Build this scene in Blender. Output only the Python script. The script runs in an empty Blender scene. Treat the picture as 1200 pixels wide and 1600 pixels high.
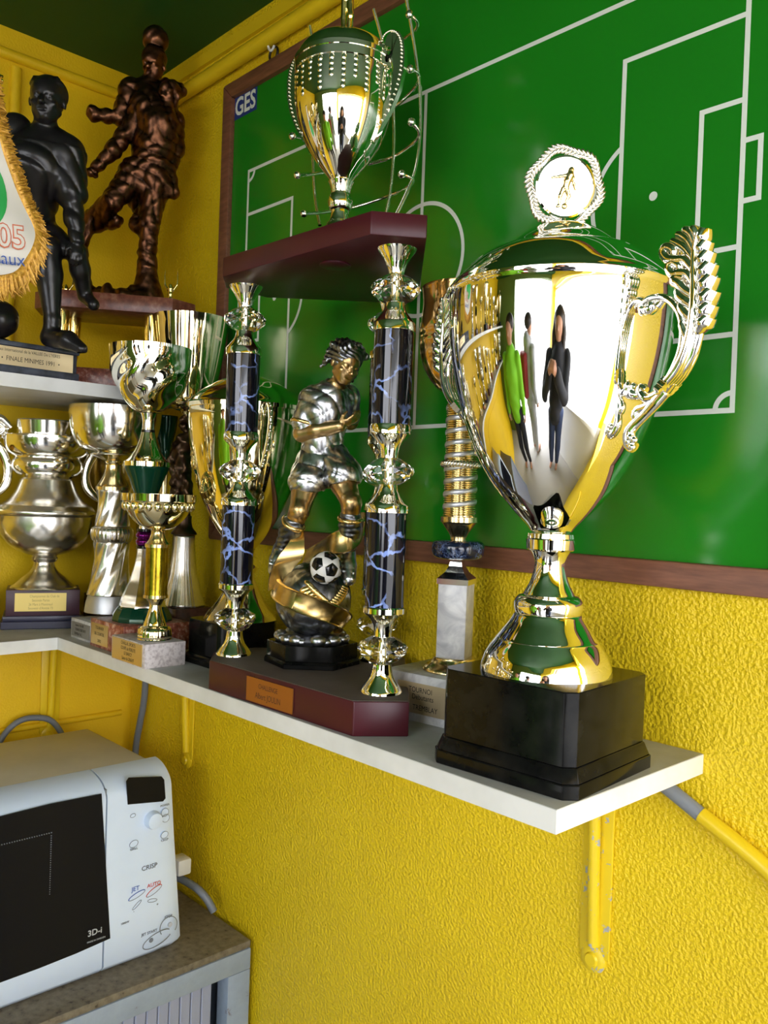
import bpy, bmesh, math, random
import numpy as np
from mathutils import Vector, Matrix, Euler
PI = math.pi
S = bpy.context.scene
COL = S.collection
random.seed(7)
# ---------------------------------------------------------------- camera, sky, light, exposure
cam_d = bpy.data.cameras.new('camera')
cam = bpy.data.objects.new('camera', cam_d)
COL.objects.link(cam)
cam_d.sensor_fit = 'VERTICAL'
cam_d.sensor_height = 36.0
cam_d.lens = 36.0 * 1327.1918 / 1600.0
cam_d.clip_start = 0.02
cam.matrix_world = Matrix(((.6872, -.0344, .7256, 1.5862), (.7255, -.0175, -.688, -.8165), (.0364, .9993, .0129, .2397), (0, 0, 0, 1)))
S.camera = cam
W = bpy.data.worlds.new('sky')
S.world = W
W.use_nodes = True
wn = W.node_tree
wn.nodes.clear()
wo = wn.nodes.new('ShaderNodeOutputWorld')
wb = wn.nodes.new('ShaderNodeBackground')
wb.inputs['Color'].default_value = (0.93, 0.95, 1.02, 1)
wb.inputs['Strength'].default_value = 8.5
wn.links.new(wb.outputs[0], wo.inputs[0])
po_d = bpy.data.lights.new('opening_portal', 'AREA')
po_d.shape = 'RECTANGLE'
po_d.size = 1.16
po_d.size_y = 2.1
po_d.cycles.is_portal = True
po = bpy.data.objects.new('opening_portal', po_d)
COL.objects.link(po)
po.location = (2.34, -1.10, 0.22)
po.rotation_euler = (0, math.radians(90), 0)
ps_d = po_d.copy()
ps_d.size, ps_d.size_y = 0.52, 1.0
pb_d = po_d.copy()
pb_d.size, pb_d.size_y = 1.40, 2.15
pb = bpy.data.objects.new('back_portal', pb_d)
COL.objects.link(pb)
pb.location = (1.50, -2.45, -0.18)
pb.rotation_euler = (math.radians(90), 0, 0)
ps = bpy.data.objects.new('side_portal', ps_d)
COL.objects.link(ps)
ps.location = (1.95, 0.13, 0.14)
ps.rotation_euler = (math.radians(-90), 0, 0)
S.view_settings.view_transform = 'Standard'
S.view_settings.look = 'None'
S.view_settings.gamma = 1.0
S.view_settings.use_curve_mapping = False
S.view_settings.exposure = 0.0
S.cycles.use_denoising = True
S.cycles.max_bounces = 12
S.cycles.glossy_bounces = 8
S.cycles.transmission_bounces = 10
S.cycles.sample_clamp_indirect = 6.0
S.cycles.caustics_reflective = False
S.cycles.caustics_refractive = False

# ---------------------------------------------------------------- materials
def nmat(name):
    m = bpy.data.materials.new(name)
    m.use_nodes = True
    return m, m.node_tree.nodes, m.node_tree.links, m.node_tree.nodes['Principled BSDF']
def M(name, col, metal=0.0, rough=0.5, **kw):
    m, n, l, b = nmat(name)
    b.inputs['Base Color'].default_value = (*col, 1)
    b.inputs['Metallic'].default_value = metal
    b.inputs['Roughness'].default_value = rough
    for k, v in kw.items():
        b.inputs[k.replace('_', ' ')].default_value = v
    return m
def coord(n, l, scale=1.0, kind='Object'):
    t = n.new('ShaderNodeTexCoord')
    mp = n.new('ShaderNodeMapping')
    l.new(t.outputs[kind], mp.inputs[0])
    mp.inputs['Scale'].default_value = (scale,) * 3 if not isinstance(scale, tuple) else scale
    return mp.outputs[0]
def noise(n, l, vec, scale, detail=3.0, rough=0.5, dist=0.0):
    t = n.new('ShaderNodeTexNoise')
    l.new(vec, t.inputs['Vector'])
    t.inputs['Scale'].default_value = scale
    t.inputs['Detail'].default_value = detail
    t.inputs['Roughness'].default_value = rough
    t.inputs['Distortion'].default_value = dist
    return t.outputs['Fac']
def ramp(n, l, fac, stops, interp='LINEAR'):
    r = n.new('ShaderNodeValToRGB')
    r.color_ramp.interpolation = interp
    e = r.color_ramp.elements
    while len(e) < len(stops):
        e.new(0.5)
    for q, (p, c) in zip(e, stops):
        q.position = p
        q.color = (*c, 1) if len(c) == 3 else c
    l.new(fac, r.inputs[0])
    return r.outputs[0]
def bump(n, l, b, h, strength, dist, prev=None):
    t = n.new('ShaderNodeBump')
    t.inputs['Strength'].default_value = strength
    t.inputs['Distance'].default_value = dist
    l.new(h, t.inputs['Height'])
    if prev is not None:
        l.new(prev, t.inputs['Normal'])
    l.new(t.outputs[0], b.inputs['Normal'])
    return t.outputs[0]
def speck(name, stops, scale, rough=0.35, dist=0.0, detail=4, bumpy=0.0, metal=0.0, **kw):
    m, n, l, b = nmat(name)
    v = coord(n, l)
    f = noise(n, l, v, scale, detail, 0.6, dist)
    l.new(ramp(n, l, f, stops), b.inputs['Base Color'])
    b.inputs['Roughness'].default_value = rough
    b.inputs['Metallic'].default_value = metal
    for k, x in kw.items():
        b.inputs[k.replace('_', ' ')].default_value = x
    if bumpy:
        bump(n, l, b, f, bumpy, 0.002)
    return m
def stucco(name, base, dark, rough=1.0):
    m, n, l, b = nmat(name)
    v = coord(n, l)
    f = noise(n, l, v, 5.0, 4, 0.6)
    l.new(ramp(n, l, f, [(0.3, dark), (0.62, base)]), b.inputs['Base Color'])
    b.inputs['Roughness'].default_value = 0.42
    b.inputs['Specular IOR Level'].default_value = 0.4
    f1 = noise(n, l, v, 240.0, 1.5, 0.5)
    f2 = noise(n, l, v, 60.0, 2, 0.5)
    r1 = ramp(n, l, f1, [(0.36, (0, 0, 0)), (0.68, (1, 1, 1))])
    nb = bump(n, l, b, r1, 0.4 * rough, 0.0034)
    bump(n, l, b, f2, 0.22 * rough, 0.005, nb)
    return m
def antique(name, hi, lo, rough=0.3, lo_pos=0.44, hi_pos=0.54, metal=1.0):
    m, n, l, b = nmat(name)
    g = n.new('ShaderNodeNewGeometry')
    v = coord(n, l)
    f = noise(n, l, v, 70.0, 5, 0.65)
    a = n.new('ShaderNodeMath'); a.operation = 'MULTIPLY_ADD'
    l.new(f, a.inputs[0]); a.inputs[1].default_value = 0.16; a.inputs[2].default_value = -0.08
    s = n.new('ShaderNodeMath'); s.operation = 'ADD'
    l.new(g.outputs['Pointiness'], s.inputs[0]); l.new(a.outputs[0], s.inputs[1])
    l.new(ramp(n, l, s.outputs[0], [(lo_pos, lo), (hi_pos, hi)]), b.inputs['Base Color'])
    b.inputs['Metallic'].default_value = metal
    b.inputs['Roughness'].default_value = rough
    return m
MT = {}
MT['yellow'] = stucco('yellow_stucco_paint', (0.79, 0.565, 0.010), (0.74, 0.515, 0.010))
MT['yellow_smooth'] = stucco('yellow_block_paint_baked_bounce', (0.84, 0.55, 0.010), (0.79, 0.50, 0.010), 0.25)  # smoother block wall; brighter, warmer tone puts bounced light into the colour
MT['yellow_paint'] = M('yellow_gloss_paint', (0.76, 0.54, 0.012), 0, 0.35)
def worn_yellow():
    m, n, l, b = nmat('chipped_yellow_paint')
    f = noise(n, l, coord(n, l), 60.0, 5, 0.7)
    l.new(ramp(n, l, f, [(0.575, (0.74, 0.54, 0.012)), (0.60, (0.35, 0.37, 0.38))], 'CONSTANT'), b.inputs['Base Color'])
    b.inputs['Roughness'].default_value = 0.4
    return m
MT['worn_yellow'] = worn_yellow()
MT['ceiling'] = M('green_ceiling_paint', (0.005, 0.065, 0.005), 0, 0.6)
MT['white_shelf'] = speck('white_laminate', [(0.35, (0.66, 0.66, 0.62)), (0.6, (0.80, 0.80, 0.77))], 9.0, 0.4)
MT['shelf_top'] = speck('dusty_laminate', [(0.35, (0.40, 0.40, 0.37)), (0.65, (0.52, 0.53, 0.50))], 14.0, 0.5)
def board_mat():
    m, n, l, b = nmat('green_lacquer_board')
    v = coord(n, l)
    f = noise(n, l, v, 3.0, 2, 0.5)
    l.new(ramp(n, l, f, [(0.3, (0.010, 0.185, 0.009)), (0.7, (0.012, 0.215, 0.010))]), b.inputs['Base Color'])
    b.inputs['Roughness'].default_value = 0.16
    b.inputs['Specular IOR Level'].default_value = 0.5
    bump(n, l, b, noise(n, l, v, 14.0, 2, 0.5), 0.06, 0.004)
    return m
MT['board'] = board_mat()
MT['line'] = M('white_line_paint', (0.72, 0.76, 0.66), 0, 0.4)
MT['wood'] = speck('brown_frame_wood', [(0.3, (0.10, 0.036, 0.016)), (0.7, (0.17, 0.066, 0.03))], 20.0, 0.45)
def wood_mat():
    m, n, l, b = nmat('brown_grained_wood')
    f = noise(n, l, coord(n, l, (8.0, 60.0, 60.0)), 3.0, 4, 0.6)
    l.new(ramp(n, l, f, [(0.3, (0.12, 0.042, 0.02)), (0.7, (0.22, 0.085, 0.042))]), b.inputs['Base Color'])
    b.inputs['Roughness'].default_value = 0.5
    return m
MT['wood'] = wood_mat()
MT['chrome'] = M('polished_silver', (0.93, 0.91, 0.86), 1, 0.025)
MT['silver'] = M('bright_silver_plate', (0.88, 0.85, 0.78), 1, 0.13)
MT['silver_satin'] = speck('worn_silver_plate', [(0.3, (0.60, 0.57, 0.50)), (0.6, (0.82, 0.79, 0.72))], 25.0, 0.25, metal=1.0)
MT['silver_dull'] = M('dull_grey_metal', (0.55, 0.56, 0.58), 0.8, 0.38)
MT['gold_pale'] = M('pale_gold_plate', (0.90, 0.80, 0.52), 1, 0.05)
MT['gold_light'] = M('light_gold_silver_plate', (0.93, 0.90, 0.77), 1, 0.03)
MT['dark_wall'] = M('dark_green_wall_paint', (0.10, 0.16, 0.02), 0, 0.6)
MT['gold'] = M('gold_plate', (0.92, 0.72, 0.28), 1, 0.07)
MT['gold_satin'] = speck('satin_gold_plate', [(0.3, (0.62, 0.48, 0.22)), (0.65, (0.86, 0.72, 0.40))], 40.0, 0.2, metal=1.0)
MT['copper'] = speck('copper_gold_bowl', [(0.3, (0.45, 0.25, 0.09)), (0.65, (0.80, 0.52, 0.20))], 18.0, 0.12, metal=1.0)
MT['olive_tube'] = speck('olive_gold_foil', [(0.3, (0.20, 0.13, 0.01)), (0.6, (0.55, 0.42, 0.03))], 60.0, 0.22, metal=1.0)
MT['black_gloss'] = M('black_gloss_base', (0.006, 0.006, 0.006), 0, 0.12)
MT['black_satin'] = speck('black_dusty_base', [(0.4, (0.004, 0.004, 0.004)), (0.75, (0.012, 0.0115, 0.010))], 50.0, 0.14, Specular_IOR_Level=0.14)
MT['burgundy'] = speck('burgundy_lacquer', [(0.3, (0.048, 0.006, 0.010)), (0.7, (0.062, 0.008, 0.013))], 10.0, 0.32, Specular_IOR_Level=0.3)
MT['burgundy_top'] = speck('dusty_burgundy_top', [(0.3, (0.085, 0.065, 0.055)), (0.7, (0.13, 0.10, 0.085))], 20.0, 0.6)
MT['purple_wood'] = M('dark_purple_wood', (0.055, 0.02, 0.032), 0, 0.4)
MT['navy_wood'] = M('dark_navy_base', (0.022, 0.022, 0.05), 0, 0.35)
MT['glass'] = M('clear_acrylic', (1, 1, 1), 0, 0.0, Transmission_Weight=1.0, IOR=1.49)
def veined(name, base, vein, scale, w, dist=0.06):
    m, n, l, b = nmat(name)
    v = coord(n, l)
    nz = n.new('ShaderNodeTexNoise'); l.new(v, nz.inputs['Vector']); nz.inputs['Scale'].default_value = scale * 1.6; nz.inputs['Detail'].default_value = 4
    mx = n.new('ShaderNodeMix'); mx.data_type = 'VECTOR'; mx.inputs[0].default_value = dist
    l.new(v, mx.inputs[4]); l.new(nz.outputs['Color'], mx.inputs[5])
    vo = n.new('ShaderNodeTexVoronoi'); vo.feature = 'DISTANCE_TO_EDGE'
    vo.inputs['Scale'].default_value = scale
    l.new(mx.outputs[1], vo.inputs['Vector'])
    f2 = noise(n, l, v, scale * 1.1, 2, 0.5)
    gate = ramp(n, l, f2, [(0.42, (0, 0, 0)), (0.60, (1, 1, 1))])
    vr = ramp(n, l, vo.outputs['Distance'], [(w * 0.5, (1, 1, 1)), (w, (0, 0, 0))])
    mu = n.new('ShaderNodeMath'); mu.operation = 'MULTIPLY'
    l.new(gate, mu.inputs[0]); l.new(vr, mu.inputs[1])
    mc = n.new('ShaderNodeMix'); mc.data_type = 'RGBA'
    l.new(mu.outputs[0], mc.inputs[0])
    mc.inputs[6].default_value = (*base, 1); mc.inputs[7].default_value = (*vein, 1)
    l.new(mc.outputs[2], b.inputs['Base Color'])
    b.inputs['Roughness'].default_value = 0.08
    return m
MT['black_marble'] = veined('black_marble_foil', (0.005, 0.005, 0.009), (0.24, 0.34, 0.72), 34.0, 0.050, 0.022)
MT['blue_marble'] = veined('blue_black_marble', (0.006, 0.010, 0.028), (0.16, 0.22, 0.38), 60.0, 0.08, 0.12)
MT['white_marble'] = speck('white_grey_marble', [(0.35, (0.42, 0.42, 0.44)), (0.6, (0.68, 0.68, 0.67))], 22.0, 0.3, 2.5)
MT['pink_marble'] = speck('pinkish_white_granite', [(0.35, (0.42, 0.36, 0.35)), (0.55, (0.66, 0.60, 0.58))], 160.0, 0.4)
MT['red_marble'] = speck('speckled_red_marble', [(0.36, (0.16, 0.035, 0.022)), (0.52, (0.36, 0.10, 0.06)), (0.66, (0.60, 0.38, 0.30))], 120.0, 0.3)
MT['brown_marble'] = speck('brown_red_marble', [(0.36, (0.14, 0.035, 0.020)), (0.55, (0.24, 0.075, 0.042)), (0.68, (0.34, 0.15, 0.09))], 70.0, 0.3)
MT['dark_marble'] = speck('dark_wine_marble', [(0.36, (0.05, 0.014, 0.012)), (0.6, (0.10, 0.035, 0.028))], 60.0, 0.25)
MT['grey_blue'] = speck('dark_grey_blue_resin', [(0.36, (0.018, 0.02, 0.03)), (0.65, (0.07, 0.08, 0.11))], 35.0, 0.4)
MT['green_glass'] = M('deep_green_enamel', (0.004, 0.055, 0.028), 0.25, 0.12)
MT['purple'] = M('purple_metal', (0.22, 0.015, 0.19), 0.9, 0.15)
MT['plaque_gold'] = M('brass_plaque', (0.62, 0.44, 0.15), 0.6, 0.32)
MT['plaque_pale'] = M('pale_brass_plaque', (0.62, 0.50, 0.30), 0.5, 0.35)
MT['plaque_copper'] = M('copper_plaque', (0.34, 0.145, 0.05), 0.8, 0.28)
MT['plaque_yellow'] = M('yellow_plaque', (0.82, 0.62, 0.16), 0.1, 0.4)
MT['plaque_silver'] = M('grey_plaque', (0.30, 0.30, 0.28), 0.5, 0.4)
MT['ink'] = M('black_engraving', (0.012, 0.010, 0.008), 0, 0.6)
MT['ink_soft'] = M('faded_engraving', (0.40, 0.28, 0.07), 0, 0.6)
MT['ink_brown'] = M('brown_engraving', (0.07, 0.025, 0.012), 0, 0.6)
MT['ink_blue'] = M('blue_print', (0.03, 0.10, 0.42), 0, 0.6)
MT['ink_grey'] = M('grey_print', (0.10, 0.11, 0.13), 0, 0.6)
MT['ink_red'] = M('red_print', (0.55, 0.04, 0.02), 0, 0.6)
MT['ink_orange'] = M('orange_print', (0.62, 0.16, 0.08), 0, 0.6)
MT['as_skin'] = antique('antique_gold_skin', (0.62, 0.42, 0.19), (0.12, 0.065, 0.022), 0.3, 0.36, 0.53)
MT['as_gold'] = antique('antique_gold_trim', (0.78, 0.56, 0.22), (0.14, 0.08, 0.025), 0.26, 0.38, 0.54)
MT['as_cloth'] = antique('antique_silver_cloth', (0.74, 0.75, 0.77), (0.03, 0.03, 0.032), 0.28, 0.45, 0.535)
MT['as_dark'] = antique('blackened_silver', (0.40, 0.41, 0.43), (0.010, 0.010, 0.012), 0.3, 0.45, 0.57)
MT['bronze'] = antique('patinated_bronze', (0.36, 0.15, 0.075), (0.014, 0.009, 0.007), 0.36, 0.46, 0.60)
MT['bronze_dark'] = antique('dark_patinated_bronze', (0.15, 0.09, 0.055), (0.018, 0.012, 0.009), 0.32, 0.42, 0.58)
MT['black_resin'] = speck('black_resin', [(0.35, (0.006, 0.005, 0.006)), (0.7, (0.016, 0.013, 0.014))], 30.0, 0.3)
MT['white_ball'] = M('white_ball_paint', (0.75, 0.73, 0.68), 0, 0.35)
MT['mw_white'] = speck('white_appliance_plastic', [(0.3, (0.57, 0.68, 0.84)), (0.6, (0.63, 0.74, 0.90))], 6.0, 0.35)
MT['mw_top'] = speck('dusty_cream_enamel', [(0.3, (0.50, 0.46, 0.35)), (0.7, (0.60, 0.56, 0.44))], 8.0, 0.5)
MT['mw_glass'] = M('black_oven_glass', (0.005, 0.006, 0.010), 0, 0.04, Specular_IOR_Level=0.16)
MT['black_plastic'] = M('black_display', (0.006, 0.006, 0.007), 0, 0.2, Specular_IOR_Level=0.15)
MT['seam'] = M('grey_seam', (0.16, 0.18, 0.20), 0, 0.6)
MT['dots'] = M('grey_mesh_dots', (0.20, 0.22, 0.26), 0, 0.5)
MT['cab_top'] = speck('dirty_cabinet_top', [(0.30, (0.035, 0.028, 0.02)), (0.38, (0.12, 0.10, 0.072)), (0.66, (0.19, 0.165, 0.12))], 90.0, 0.6, detail=6)
def cab_mat():
    m, n, l, b = nmat('grey_blue_steel_with_rust')
    v = coord(n, l)
    f = noise(n, l, v, 16.0, 6, 0.7)
    l.new(ramp(n, l, f, [(0.30, (0.10, 0.045, 0.02)), (0.36, (0.25, 0.31, 0.40)), (0.7, (0.31, 0.38, 0.48))]), b.inputs['Base Color'])
    b.inputs['Roughness'].default_value = 0.45
    return m
MT['cab'] = cab_mat()
MT['slat'] = M('lavender_grey_slat', (0.28, 0.31, 0.42), 0, 0.45)
MT['cable'] = M('grey_cable', (0.16, 0.18, 0.21), 0, 0.45)
MT['conduit'] = M('grey_conduit', (0.22, 0.24, 0.27), 0, 0.5)
MT['white_plastic'] = M('white_plastic', (0.7, 0.7, 0.67), 0, 0.4)
MT['dark_metal'] = M('dark_iron', (0.04, 0.035, 0.03), 0.8, 0.4)
MT['sticker'] = M('blue_sticker', (0.012, 0.035, 0.19), 0, 0.4)
MT['satin'] = M('white_satin', (0.72, 0.69, 0.62), 0, 0.45, Sheen_Weight=0.2)
MT['pen_green'] = M('green_print', (0.02, 0.36, 0.07), 0, 0.55)
MT['fringe'] = speck('gold_fringe_thread', [(0.3, (0.38, 0.17, 0.015)), (0.65, (0.72, 0.40, 0.05))], 300.0, 0.4, metal=0.3)
MT['concrete'] = M('pale_concrete', (0.42, 0.41, 0.39), 0, 0.8)
MT['counter'] = M('white_counter', (0.75, 0.76, 0.76), 0, 0.4)
MT['floor'] = M('pale_floor', (0.42, 0.41, 0.39), 0, 0.6)
MT['dark_cloth'] = M('dark_jacket_cloth', (0.012, 0.014, 0.022), 0, 0.8)
MT['jeans'] = M('blue_jeans', (0.03, 0.05, 0.13), 0, 0.8)
MT['grey_cloth'] = M('light_grey_cloth', (0.45, 0.47, 0.50), 0, 0.8)
MT['hivis'] = M('bright_green_cloth', (0.22, 0.62, 0.02), 0, 0.7)
MT['skin'] = M('skin', (0.50, 0.26, 0.17), 0, 0.5)
MT['hair'] = M('dark_hair', (0.02, 0.012, 0.008), 0, 0.5)
MT['red_cloth'] = M('red_cloth', (0.30, 0.02, 0.025), 0, 0.7)

# ---------------------------------------------------------------- builders
def mesh_obj(name, me, mat=None, parent=None, loc=(0, 0, 0), rot=None):
    o = bpy.data.objects.new(name, me)
    COL.objects.link(o)
    if mat is not None:
        for m in (mat if isinstance(mat, (list, tuple)) else [mat]):
            me.materials.append(m)
    o.parent = parent
    o.location = loc
    if rot is not None:
        o.rotation_euler = rot
    return o
def smooth(me, ang=35):
    for p in me.polygons:
        p.use_smooth = True
    if ang < 180:
        me.set_sharp_from_angle(angle=math.radians(ang))
def bm_obj(name, bm, mat, parent=None, sm=None, **kw):
    bmesh.ops.recalc_face_normals(bm, faces=bm.faces)
    me = bpy.data.meshes.new(name)
    bm.to_mesh(me)
    bm.free()
    if sm:
        smooth(me, sm)
    return mesh_obj(name, me, mat, parent, **kw)
def thing(name, label, cat, loc=(0, 0, 0), rotz=0.0, group=None):
    o = bpy.data.objects.new(name, None)
    COL.objects.link(o)
    o.empty_display_size = 0.05
    o.location = loc
    o.rotation_euler = (0, 0, rotz)
    return tag(o, label, cat, group)
def tag(o, label, cat, group=None):
    o['label'] = label
    o['category'] = cat
    if group:
        o['group'] = group
    return o
def struct(o):
    o['kind'] = 'structure'
    return o
def add_box(bm, x0, x1, y0, y1, z0, z1, mi=0):
    v = [bm.verts.new(p) for p in ((x0, y0, z0), (x1, y0, z0), (x1, y1, z0), (x0, y1, z0), (x0, y0, z1), (x1, y0, z1), (x1, y1, z1), (x0, y1, z1))]
    for f in ((0, 3, 2, 1), (4, 5, 6, 7), (0, 1, 5, 4), (1, 2, 6, 5), (2, 3, 7, 6), (3, 0, 4, 7)):
        bm.faces.new([v[i] for i in f]).material_index = mi
    return v
def bevel(bm, w, seg=2):
    bmesh.ops.bevel(bm, geom=list(bm.edges), offset=w, segments=seg, affect='EDGES', profile=0.5, clamp_overlap=True)
def box(name, x0, x1, y0, y1, z0, z1, mat, parent=None, bev=0.0, **kw):
    bm = bmesh.new()
    add_box(bm, x0, x1, y0, y1, z0, z1)
    if bev:
        bevel(bm, bev)
    return bm_obj(name, bm, mat, parent, 40 if bev else None, **kw)
def add_prism(bm, poly, z0, z1, s1=1.0, c=None, mi=0):
    c = c or (sum(p[0] for p in poly) / len(poly), sum(p[1] for p in poly) / len(poly))
    a = [bm.verts.new((p[0], p[1], z0)) for p in poly]
    b = [bm.verts.new((c[0] + (p[0] - c[0]) * s1, c[1] + (p[1] - c[1]) * s1, z1)) for p in poly]
    n = len(poly)
    bm.faces.new(a[::-1]).material_index = mi
    bm.faces.new(b).material_index = mi
    for i in range(n):
        bm.faces.new((a[i], a[(i + 1) % n], b[(i + 1) % n], b[i])).material_index = mi
def prism(name, poly, z0, z1, mat, parent=None, bev=0.0, s1=1.0, **kw):
    bm = bmesh.new()
    add_prism(bm, poly, z0, z1, s1)
    if bev:
        bevel(bm, bev)
    return bm_obj(name, bm, mat, parent, 40 if bev else None, **kw)
def rect(cx, cy, w, d, ang=0.0, ch=0.0):
    w, d = w / 2, d / 2
    if ch:
        q = [(-w + ch, -d), (w - ch, -d), (w, -d + ch), (w, d - ch), (w - ch, d), (-w + ch, d), (-w, d - ch), (-w, -d + ch)]
    else:
        q = [(-w, -d), (w, -d), (w, d), (-w, d)]
    c, s = math.cos(ang), math.sin(ang)
    return [(cx + x * c - y * s, cy + x * s + y * c) for x, y in q]
def spline_prof(prof, n):
    """finer profile by Catmull-Rom; repeated points keep a corner"""
    out = []
    P = [Vector((r, z, 0)) for r, z in prof]
    for i in range(len(P) - 1):
        p0, p1, p2, p3 = P[max(i - 1, 0)], P[i], P[i + 1], P[min(i + 2, len(P) - 1)]
        if (p1 - p2).length < 1e-6:
            continue
        if (p0 - p1).length < 1e-6: p0 = p1 * 2 - p2
        if (p3 - p2).length < 1e-6: p3 = p2 * 2 - p1
        for k in range(n):
            t = k / n
            q = 0.5 * ((2 * p1) + (p2 - p0) * t + (2 * p0 - 5 * p1 + 4 * p2 - p3) * t * t + (3 * p1 - p0 - 3 * p2 + p3) * t ** 3)
            out.append((max(q.x, 0.0003), q.y))
    out.append((P[-1].x, P[-1].y))
    return out
def add_lathe(bm, prof, seg=64, mod=None, closed=True, mi=0, center=(0, 0, 0)):
    rings = []
    for r, z in prof:
        ring = []
        for k in range(seg):
            a = 2 * PI * k / seg
            rr = r if mod is None else mod(r, z, a)
            ring.append(bm.verts.new((center[0] + rr * math.cos(a), center[1] + rr * math.sin(a), center[2] + z)))
        rings.append(ring)
    for A, B in zip(rings, rings[1:]):
        for k in range(seg):
            bm.faces.new((A[k], A[(k + 1) % seg], B[(k + 1) % seg], B[k])).material_index = mi
    if closed:
        bm.faces.new(rings[0][::-1]).material_index = mi
        bm.faces.new(rings[-1]).material_index = mi
def lathe(name, prof, mat, parent=None, seg=64, mod=None, fine=0, ang=35, **kw):
    bm = bmesh.new()
    prof = sorted(prof, key=lambda p: 0) if False else list(prof)
    if fine:
        prof = spline_prof(prof, fine)
    add_lathe(bm, prof, seg, mod)
    return bm_obj(name, bm, mat, parent, ang, **kw)
def shell(prof, t=0.0015, depth=0.75):
    """open bowl: outer profile (bottom to rim) plus an inside wall"""
    top = prof[-1]
    z0 = prof[0][1]
    inner = [(max(r - t, 0.0005), z + t) for r, z in prof[::-1] if z > z0 + (top[1] - z0) * (1 - depth)]
    inner[0] = (top[0] - t, top[1])
    return list(prof) + inner + [(0.0005, inner[-1][1])]
def add_tube(bm, pts, r, seg=10, flat=1.0, flat_dir=None, mi=0, caps=True):
    P = [Vector(p) for p in pts]
    n = len(P)
    R = r if isinstance(r, (list, tuple)) else [r] * n
    up = Vector(flat_dir) if flat_dir is not None else None
    prev = None
    rings = []
    for i in range(n):
        t = (P[min(i + 1, n - 1)] - P[max(i - 1, 0)]).normalized()
        if up is not None:
            a = (up - t * up.dot(t)).normalized()
        elif prev is None:
            a = t.orthogonal().normalized()
        else:
            a = (prev - t * prev.dot(t))
            a = a.normalized() if a.length > 1e-6 else t.orthogonal().normalized()
        prev = a
        b = t.cross(a)
        rings.append([bm.verts.new(P[i] + (a * math.cos(2 * PI * k / seg) * flat + b * math.sin(2 * PI * k / seg)) * R[i]) for k in range(seg)])
    for A, B in zip(rings, rings[1:]):
        for k in range(seg):
            bm.faces.new((A[k], A[(k + 1) % seg], B[(k + 1) % seg], B[k])).material_index = mi
    if caps:
        bm.faces.new(rings[0][::-1]).material_index = mi
        bm.faces.new(rings[-1]).material_index = mi
def curve_pts(pts, n=8):
    P = [Vector(p) for p in pts]
    out = []
    for i in range(len(P) - 1):
        p0, p1, p2, p3 = P[max(i - 1, 0)], P[i], P[i + 1], P[min(i + 2, len(P) - 1)]
        for k in range(n):
            t = k / n
            out.append(0.5 * ((2 * p1) + (p2 - p0) * t + (2 * p0 - 5 * p1 + 4 * p2 - p3) * t * t + (3 * p1 - p0 - 3 * p2 + p3) * t ** 3))
    out.append(P[-1])
    return out
def lerp_r(rs, n):
    m = len(rs)
    return [float(np.interp(i / (n - 1) * (m - 1), range(m), rs)) for i in range(n)]
def tube(name, pts, r, mat, parent=None, n=8, seg=10, **kw):
    bm = bmesh.new()
    q = curve_pts(pts, n) if n > 1 else [Vector(p) for p in pts]
    rr = lerp_r(r, len(q)) if isinstance(r, (list, tuple)) else r
    add_tube(bm, q, rr, seg, **{k: kw.pop(k) for k in ('flat', 'flat_dir') if k in kw})
    return bm_obj(name, bm, mat, parent, 60, **kw)
def add_ball(bm, c, r, seg=16, sc=(1, 1, 1), rot=None, mi=0):
    m = Matrix.Translation(c) @ (rot.to_4x4() if rot is not None else Matrix.Identity(4)) @ Matrix.Diagonal((r * sc[0], r * sc[1], r * sc[2], 1))
    g = bmesh.ops.create_uvsphere(bm, u_segments=seg, v_segments=max(seg // 2, 6), radius=1.0, matrix=m)
    for v in g['verts']:
        for f in v.link_faces:
            f.material_index = mi
def basis(right, up):
    r = Vector(right).normalized()
    u = Vector(up)
    u = (u - r * u.dot(r)).normalized()
    return Matrix((r, u, r.cross(u))).transposed()
def text(body, size, mat, parent, center, right, up, ext=0.00015, sx=1.0, align='CENTER', name='lettering', bold=0.0):
    c = bpy.data.curves.new('lettering', 'FONT')
    c.body = body
    c.size = size
    c.align_x = align
    c.align_y = 'CENTER'
    c.extrude = ext
    c.offset = bold
    c.resolution_u = 3
    t = bpy.data.objects.new('tmp_text', c)
    COL.objects.link(t)
    dg = bpy.context.evaluated_depsgraph_get()
    me = bpy.data.meshes.new_from_object(t.evaluated_get(dg))
    bpy.data.objects.remove(t)
    bpy.data.curves.remove(c)
    me.materials.clear()
    o = mesh_obj(name, me, mat, parent)
    o.matrix_local = Matrix.Translation(center) @ basis(right, up).to_4x4() @ Matrix.Diagonal((sx, 1, 1, 1))
    return o
def plate(name, center, right, up, w, h, mat, parent, t=0.0012):
    """thin plaque lying on a face, its lettering is added to it as a sub-part"""
    bm = bmesh.new()
    add_box(bm, -w / 2, w / 2, -h / 2, h / 2, -t * 0.4, t)
    o = bm_obj(name, bm, mat, parent)
    o.matrix_local = Matrix.Translation(center) @ basis(right, up).to_4x4()
    return o
def lines(pl, rows, mat, t=0.0012):
    for body, size, x, y, sx in rows:
        text(body, size, mat, pl, (x, y, t), (1, 0, 0), (0, 1, 0), 0.0001, sx)

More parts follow.
